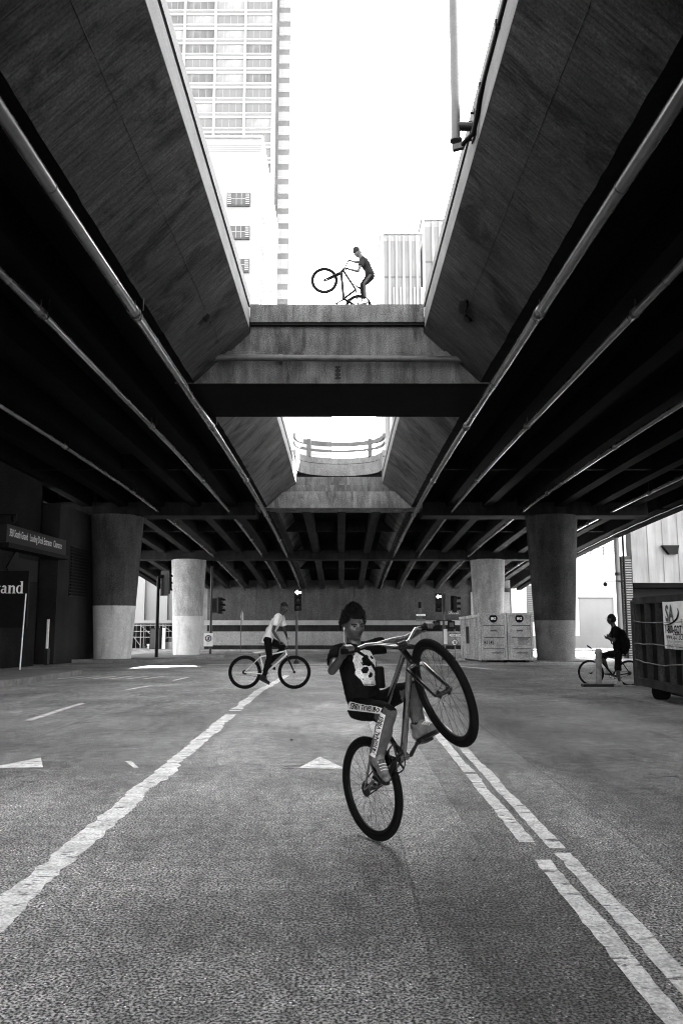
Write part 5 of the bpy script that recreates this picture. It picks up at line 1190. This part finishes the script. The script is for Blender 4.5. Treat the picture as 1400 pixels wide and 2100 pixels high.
def limb_text(txt, a, b, u0, u1, w0, w1, out, parent, size=1.0):
    me = text_mesh(txt, 1.0, .03, 1.0, 0, 'LEFT', 1); W = max(v.co.x for v in me.vertices)
    for v in me.vertices: v.co = limb_point(a, b, u0 + (u1 - u0) * v.co.x / W, w0 + (w1 - w0) * v.co.y / .72, out, .0075)
    me.materials.clear(); me.materials.append(M['ink']); return link(bpy.data.objects.new('stripe_lettering', me), parent)
s1 = limb_strip(J['hR'], J['kR'], -.05, 1.0, -.34, .34, tn + Vector((0, 0, .35)))
limb_text('ORIGINAL VIBES', J['hR'], J['kR'], .98, .05, -.24, .24, tn + Vector((0, 0, .35)), s1)
o2 = tn + Vector((0, -.35, 0))
s2 = limb_strip(J['kR'], J['aR'], -.02, .96, -.36, .36, o2)
limb_text('ORIGINAL VIBES', J['kR'], J['aR'], .95, .03, -.25, .25, o2, s2)
# sling bag with strap across the chest, earphone lead
bag = thing('sling_bag', 'black sling bag with a strap across the wheelie rider chest', 'bag', None)
decal('strap', [(-.085, .115), (-.055, .115), (.075, -.03), (.062, -.055)], OO, EX, EY, FR, bv, M['canvas'], bag, .008)
m = MB(); c = OO + EX * .10 + EY * -.095 - FR * .01; m.box(c, (.065, .05, .15), 0, Matrix((EX, -FR, EY)).transposed(), .012); m.build('pouch', M['canvas'], bag)
ear = thing('earphones', 'white earphone lead hanging from the wheelie rider ear', 'earphones', None)
e0 = hc + ax[0] * -.074 - ax[2] * .012; e0 = hc + ax[0] * .076 - ax[2] * .012 + ax[1] * .012
hit = bv.ray_cast(OO + EX * -.06 + EY * .0 + FR * .4, -FR, 1.0)[0] or OO
m = MB(); m.tube([e0, e0 + Vector((-.004, -.01, -.04)), e0 + Vector((.0, -.03, -.09)), e0 + Vector((.03, -.05, -.13)), hit + FR * .012], .0015, 5); m.build('lead', M['lace'], ear)
m = MB(); m.add(*ellipsoid(e0, ax, (.006, .006, .008)), 0, True); m.build('earpiece', M['lace'], ear)

# ---- the cyclist in white behind
B = {'R': (-2.131, 17.9, 0.344), 'F': (-1.04, 17.9, 0.344), 'bb': (-1.691, 17.9, 0.302), 'st': (-1.794, 17.9, 0.677), 'sad': (-1.833, 17.9, 0.775), 'ht': (-1.244, 17.9, 0.828), 'hb': (-1.209, 17.9, 0.71), 'stem': (-1.215, 17.9, 0.895),
     'bar': [(-1.31, 17.53, .985), (-1.29, 17.62, .985), (-1.25, 17.78, .95), (-1.215, 17.9, .895), (-1.20, 18.02, .95), (-1.19, 18.15, 1.06), (-1.20, 18.28, 1.063)], 'pR': (-1.679, 17.79, .150), 'pL': (-1.60, 18.01, .425), 'side': 1, 'fork_mat': 'frame_black', 'saddle_mat': 'shirt_white', 'pRdir': (.9, 0, -.3)}
bicycle('bicycle', 'pale framed bicycle with big black tyres crossing the road in the middle distance', B, .364, .058, 'frame_pale', (0, -1, 0), (0, -1, 0), 'spoke', 32, (1, 0, .12))
J = {'head': (-1.275, 17.88, 1.755), 'neck': (-1.354, 17.9, 1.61), 'shR': (-1.42, 17.74, 1.555), 'shL': (-1.344, 18.06, 1.544), 'elR': (-1.495, 17.64, 1.24), 'elL': (-1.278, 18.15, 1.253), 'wR': (-1.345, 17.58, 1.03), 'wL': (-1.235, 18.22, 1.105), 'chest': (-1.441, 17.9, 1.459), 'waist': (-1.575, 17.9, 1.239), 'pelvis': (-1.641, 17.9, 1.062), 'hR': (-1.633, 17.81, 1.048), 'hL': (-1.641, 17.99, 1.043), 'kR': (-1.58, 17.79, 0.67), 'aR': (-1.70, 17.78, 0.25), 'tR': (-1.58, 17.78, 0.15), 'kL': (-1.27, 18.01, 0.88), 'aL': (-1.62, 18.02, 0.53), 'tL': (-1.52, 18.02, 0.47)}
pm_, pb_, ps_, pt_, ax = person('cyclist in a loose white t-shirt riding across behind the wheelie rider', J, .90, 'skin_dark', 'shirt_white', 'pants_black', .008, 1.0, (.75, -.62, .0), (.1, 0, 1), front=(.75, 0, -.6), sleeve=.62, hem=-.55, grips={'R': ((-1.30, 17.57, .985), (0, 1, 0), -1), 'L': ((-1.195, 18.23, 1.062), (0, -1, 0), 1)}, foot_up={'R': (.45, 0, .9), 'L': (.3, 0, .95)}, shoe_mat='shirt_grey', drape=.012, voxc=.012)
hc = V(J['head']); face_bits(hc, ax, 1.0, pm_); hair_cap(hc, ax, 1.0, pm_, 'shirt_grey', lambda x, y, z: z - .035 + y * .1 + .0, .09, 0, .001, 'knit_cap', .008)

# ---- the rider on the cross beam above
KU = .9517
def U(p): return tuple(V((0, 0, 1.5)) + (V(p) - V((0, 0, 1.5))) * KU)
B = {k: U(v) for k, v in {'R': (0.487, 21.75, 10.309), 'F': (-0.49, 21.75, 11.128), 'bb': (0.06, 21.75, 10.584), 'st': (0.409, 21.75, 10.851), 'sad': (0.469, 21.75, 10.935), 'ht': (0.056, 21.75, 11.466), 'hb': (-0.02, 21.75, 11.372), 'stem': (0.085, 21.75, 11.50), 'pL': (0.20, 21.64, 10.48), 'pR': (-0.136, 21.86, 10.479)}.items()}
B['bar'] = [U(p) for p in ((.15, 21.38, 11.31), (.138, 21.45, 11.33), (.10, 21.6, 11.42), (.085, 21.75, 11.50), (.11, 21.85, 11.58), (.19, 22.0, 11.83), (.23, 22.1, 11.877), (.24, 22.16, 11.885))]
B.update({'side': -1, 'fork_mat': 'frame_black', 'bar_mat': 'frame_black'})
bicycle('bicycle', 'black bicycle rearing up on the bridge cross beam against the sky', B, .372, .072, 'frame_black', (0, -1, 0), (0, -1, 0), 'spoke', 28, (-.8, 0, .6), tube_r=.032)
J = {k: U(v) for k, v in {'head': (0.474, 21.75, 11.955), 'neck': (0.60, 21.75, 11.81), 'shL': (0.612, 21.58, 11.69), 'shR': (0.647, 21.92, 11.80), 'elL': (0.475, 21.51, 11.30), 'elR': (0.44, 22.0, 11.80), 'wL': (0.215, 21.42, 11.315), 'wR': (0.300, 22.08, 11.869), 'chest': (0.675, 21.75, 11.64), 'waist': (0.781, 21.75, 11.439), 'pelvis': (0.83, 21.75, 11.271), 'hL': (0.80, 21.66, 11.23), 'hR': (0.81, 21.84, 11.27), 'kL': (0.616, 21.64, 10.97), 'aL': (0.650, 21.63, 10.50), 'tL': (0.46, 21.63, 10.40), 'kR': (0.60, 21.86, 11.03), 'aR': (0.64, 21.87, 10.56), 'tR': (0.48, 21.87, 10.46)}.items()}
pu, pb_, ps_, pt_, ax = person('rider in beanie, dark t-shirt and striped track pants up on the bridge beam', J, 1.06, 'skin_light', 'shirt_grey', 'pants_black', .008, 1.12, (-.86, -.30, -.42), (-.3, 0, 1), front=(-.85, 0, -.4), sleeve=.55, hem=.1, grips={'L': (U((.142, 21.42, 11.32)), (0, 1, 0), -1), 'R': (U((.225, 22.09, 11.872)), (0, -1, 0), 1)}, foot_up={'L': (-.3, 0, .95), 'R': (-.3, 0, .95)}, shoe_mat='shoe_white', sole='shoe_white', voxc=.011)
hc = V(J['head']); face_bits(hc, ax, 1.12, pu); hair_cap(hc, ax, 1.12, pu, 'shirt_grey', lambda x, y, z: z - .018 + (.0 if y > 0 else y * .5), .16, 0, .003, 'beanie', .05)
bt2 = bvh_of(pt_)
for dx in (-.024, 0, .024):
    pts = []
    for a, b in (('hL', 'kL'), ('kL', 'aL')):
        for i in range(9): p = V(J[a]).lerp(V(J[b]), (i + .2) / 9 * (.95 if a == 'kL' else 1)) + Vector((.03 + dx, 0, 0)); h = bt2.ray_cast(p + Vector((0, -.5, 0)), Vector((0, 1, 0)), 1); pts.append((h[0] if h[0] is not None else p) + Vector((0, -.006, 0)))
    m = MB(); m.tube(pts, .0075, 5); m.build('side_stripe', M['stripe_grey'], pu)

# ---- the cyclist waiting on the right
dz = .06
def Rr(p): return (p[0], p[1], p[2] + dz)
B = {k: Rr(v) for k, v in {'R': (7.02, 19.78, 0.135), 'F': (6.122, 19.934, 0.135), 'bb': (6.64, 19.845, 0.075), 'st': (6.811, 19.815, 0.469), 'sad': (6.839, 19.811, 0.557), 'ht': (6.289, 19.905, 0.586), 'hb': (6.31, 19.9, 0.495), 'stem': (6.24, 19.908, 0.616), 'pR': (6.52, 19.98, .10), 'pL': (6.75, 19.73, .03)}.items()}
B['bar'] = [Rr(p) for p in ((6.33, 19.66, .60), (6.29, 19.70, .65), (6.26, 19.8, .64), (6.24, 19.908, .62), (6.22, 20.02, .67), (6.19, 20.12, .74), (6.15, 20.2, .78))]
B.update({'side': -1, 'fork_mat': 'frame_pale', 'bar_mat': 'frame_black'})
bicycle('bicycle', 'slim black road bicycle held by the cyclist behind the scrap bin', B, .315, .032, 'frame_black', (-.17, -.985, 0), (-.5, -.86, 0), 'spoke', 24, (-1, .17, 0), tube_r=.016)
J = {k: Rr(v) for k, v in {'head': (6.655, 19.841, 1.427), 'neck': (6.71, 19.833, 1.27), 'shL': (6.73, 19.65, 1.20), 'shR': (6.756, 20.008, 1.19), 'elL': (6.60, 19.575, 0.915), 'elR': (6.695, 20.018, 0.93), 'wL': (6.545, 19.73, 1.0), 'wR': (6.56, 19.93, .985), 'chest': (6.745, 19.828, 1.07), 'waist': (6.765, 19.825, 0.847), 'pelvis': (6.78, 19.823, 0.632), 'hL': (6.75, 19.737, 0.598), 'hR': (6.79, 19.911, 0.603), 'kL': (6.70, 19.68, 0.27), 'aL': (6.71, 19.633, -0.075), 'tL': (6.57, 19.63, -0.13), 'kR': (6.44, 20.001, 0.561), 'aR': (6.56, 19.981, 0.194), 'tR': (6.45, 19.994, 0.14)}.items()}
pr_, pb_, ps_, pt_, ax = person('cyclist in cap, dark shorts and backpack waiting astride a bike at right', J, .92, 'skin_dark', 'shirt_black', 'pants_black', .009, 1.08, (-.75, .60, .05), (0, 0, 1), front=(-.9, .1, 0), sleeve=.75, hem=-.1, shorts=True, shoe_mat='shoe_white', shoe_s=1.0, voxc=.012)
hc = V(J['head']); face_bits(hc, ax, 1.06, pr_); hair_cap(hc, ax, 1.08, pr_, 'hair', lambda x, y, z: min(.03, max(0, z + .05)) if y < -.005 else 0, .10, 0, .005)
cp = thing('baseball_cap', 'dark baseball cap on the waiting cyclist at right', 'cap', None)
hair_cap(hc, ax, 1.08, cp, 'canvas', lambda x, y, z: z - .030, .10, 0, .0, 'crown', .015)
m = MB(); vs = []
for i in range(9):
    a = math.pi * i / 8; x, y = .075 * math.cos(a), .075 + .085 * math.sin(a); b0 = hc + (ax[0] * x + ax[1] * .07 + ax[2] * .042) * 1.02; b1 = hc + (ax[0] * x * .95 + ax[1] * y + ax[2] * (.040 - .01 * math.sin(a))) * 1.02; vs += [b0, b1, b1 - ax[2] * .004, b0 - ax[2] * .004]
m.sweep([vs[4 * i:4 * i + 4] for i in range(9)]); m.build('peak', M['canvas'], cp)
bkp = thing('backpack', 'bulging dark backpack worn by the waiting cyclist at right', 'backpack', None)
c = V(Rr((6.93, 19.80, .90))); remeshed('bag_body', [(c + Vector((-.02, 0, -.17)), c + Vector((-.05, 0, .17)), .15, .13, 0, ((1, 0, 0), .75)), (c + Vector((.06, 0, -.12)), c + Vector((.05, 0, .02)), .09, .08)], .014, M['canvas'], bkp, 6, .012, 9)
for s in (-1, 1):
    m = MB(); m.tube([c + Vector((-.08, s * .1, .2)), V(J['shL' if s < 0 else 'shR']) + Vector((-.02, -s * .05, .085)), V(J['chest']) + Vector((-.14, s * .10, -.02)), V(J['waist']) + Vector((-.09, s * .14, 0)), c + Vector((-.05, s * .12, -.16))], .016, 6); m.build('strap', M['canvas'], bkp)
m = MB(); m.tube([c + Vector((-.07, -.04, .28)), c + Vector((-.09, 0, .33)), c + Vector((-.07, .04, .28))], .01, 6); m.build('handle', M['canvas'], bkp)
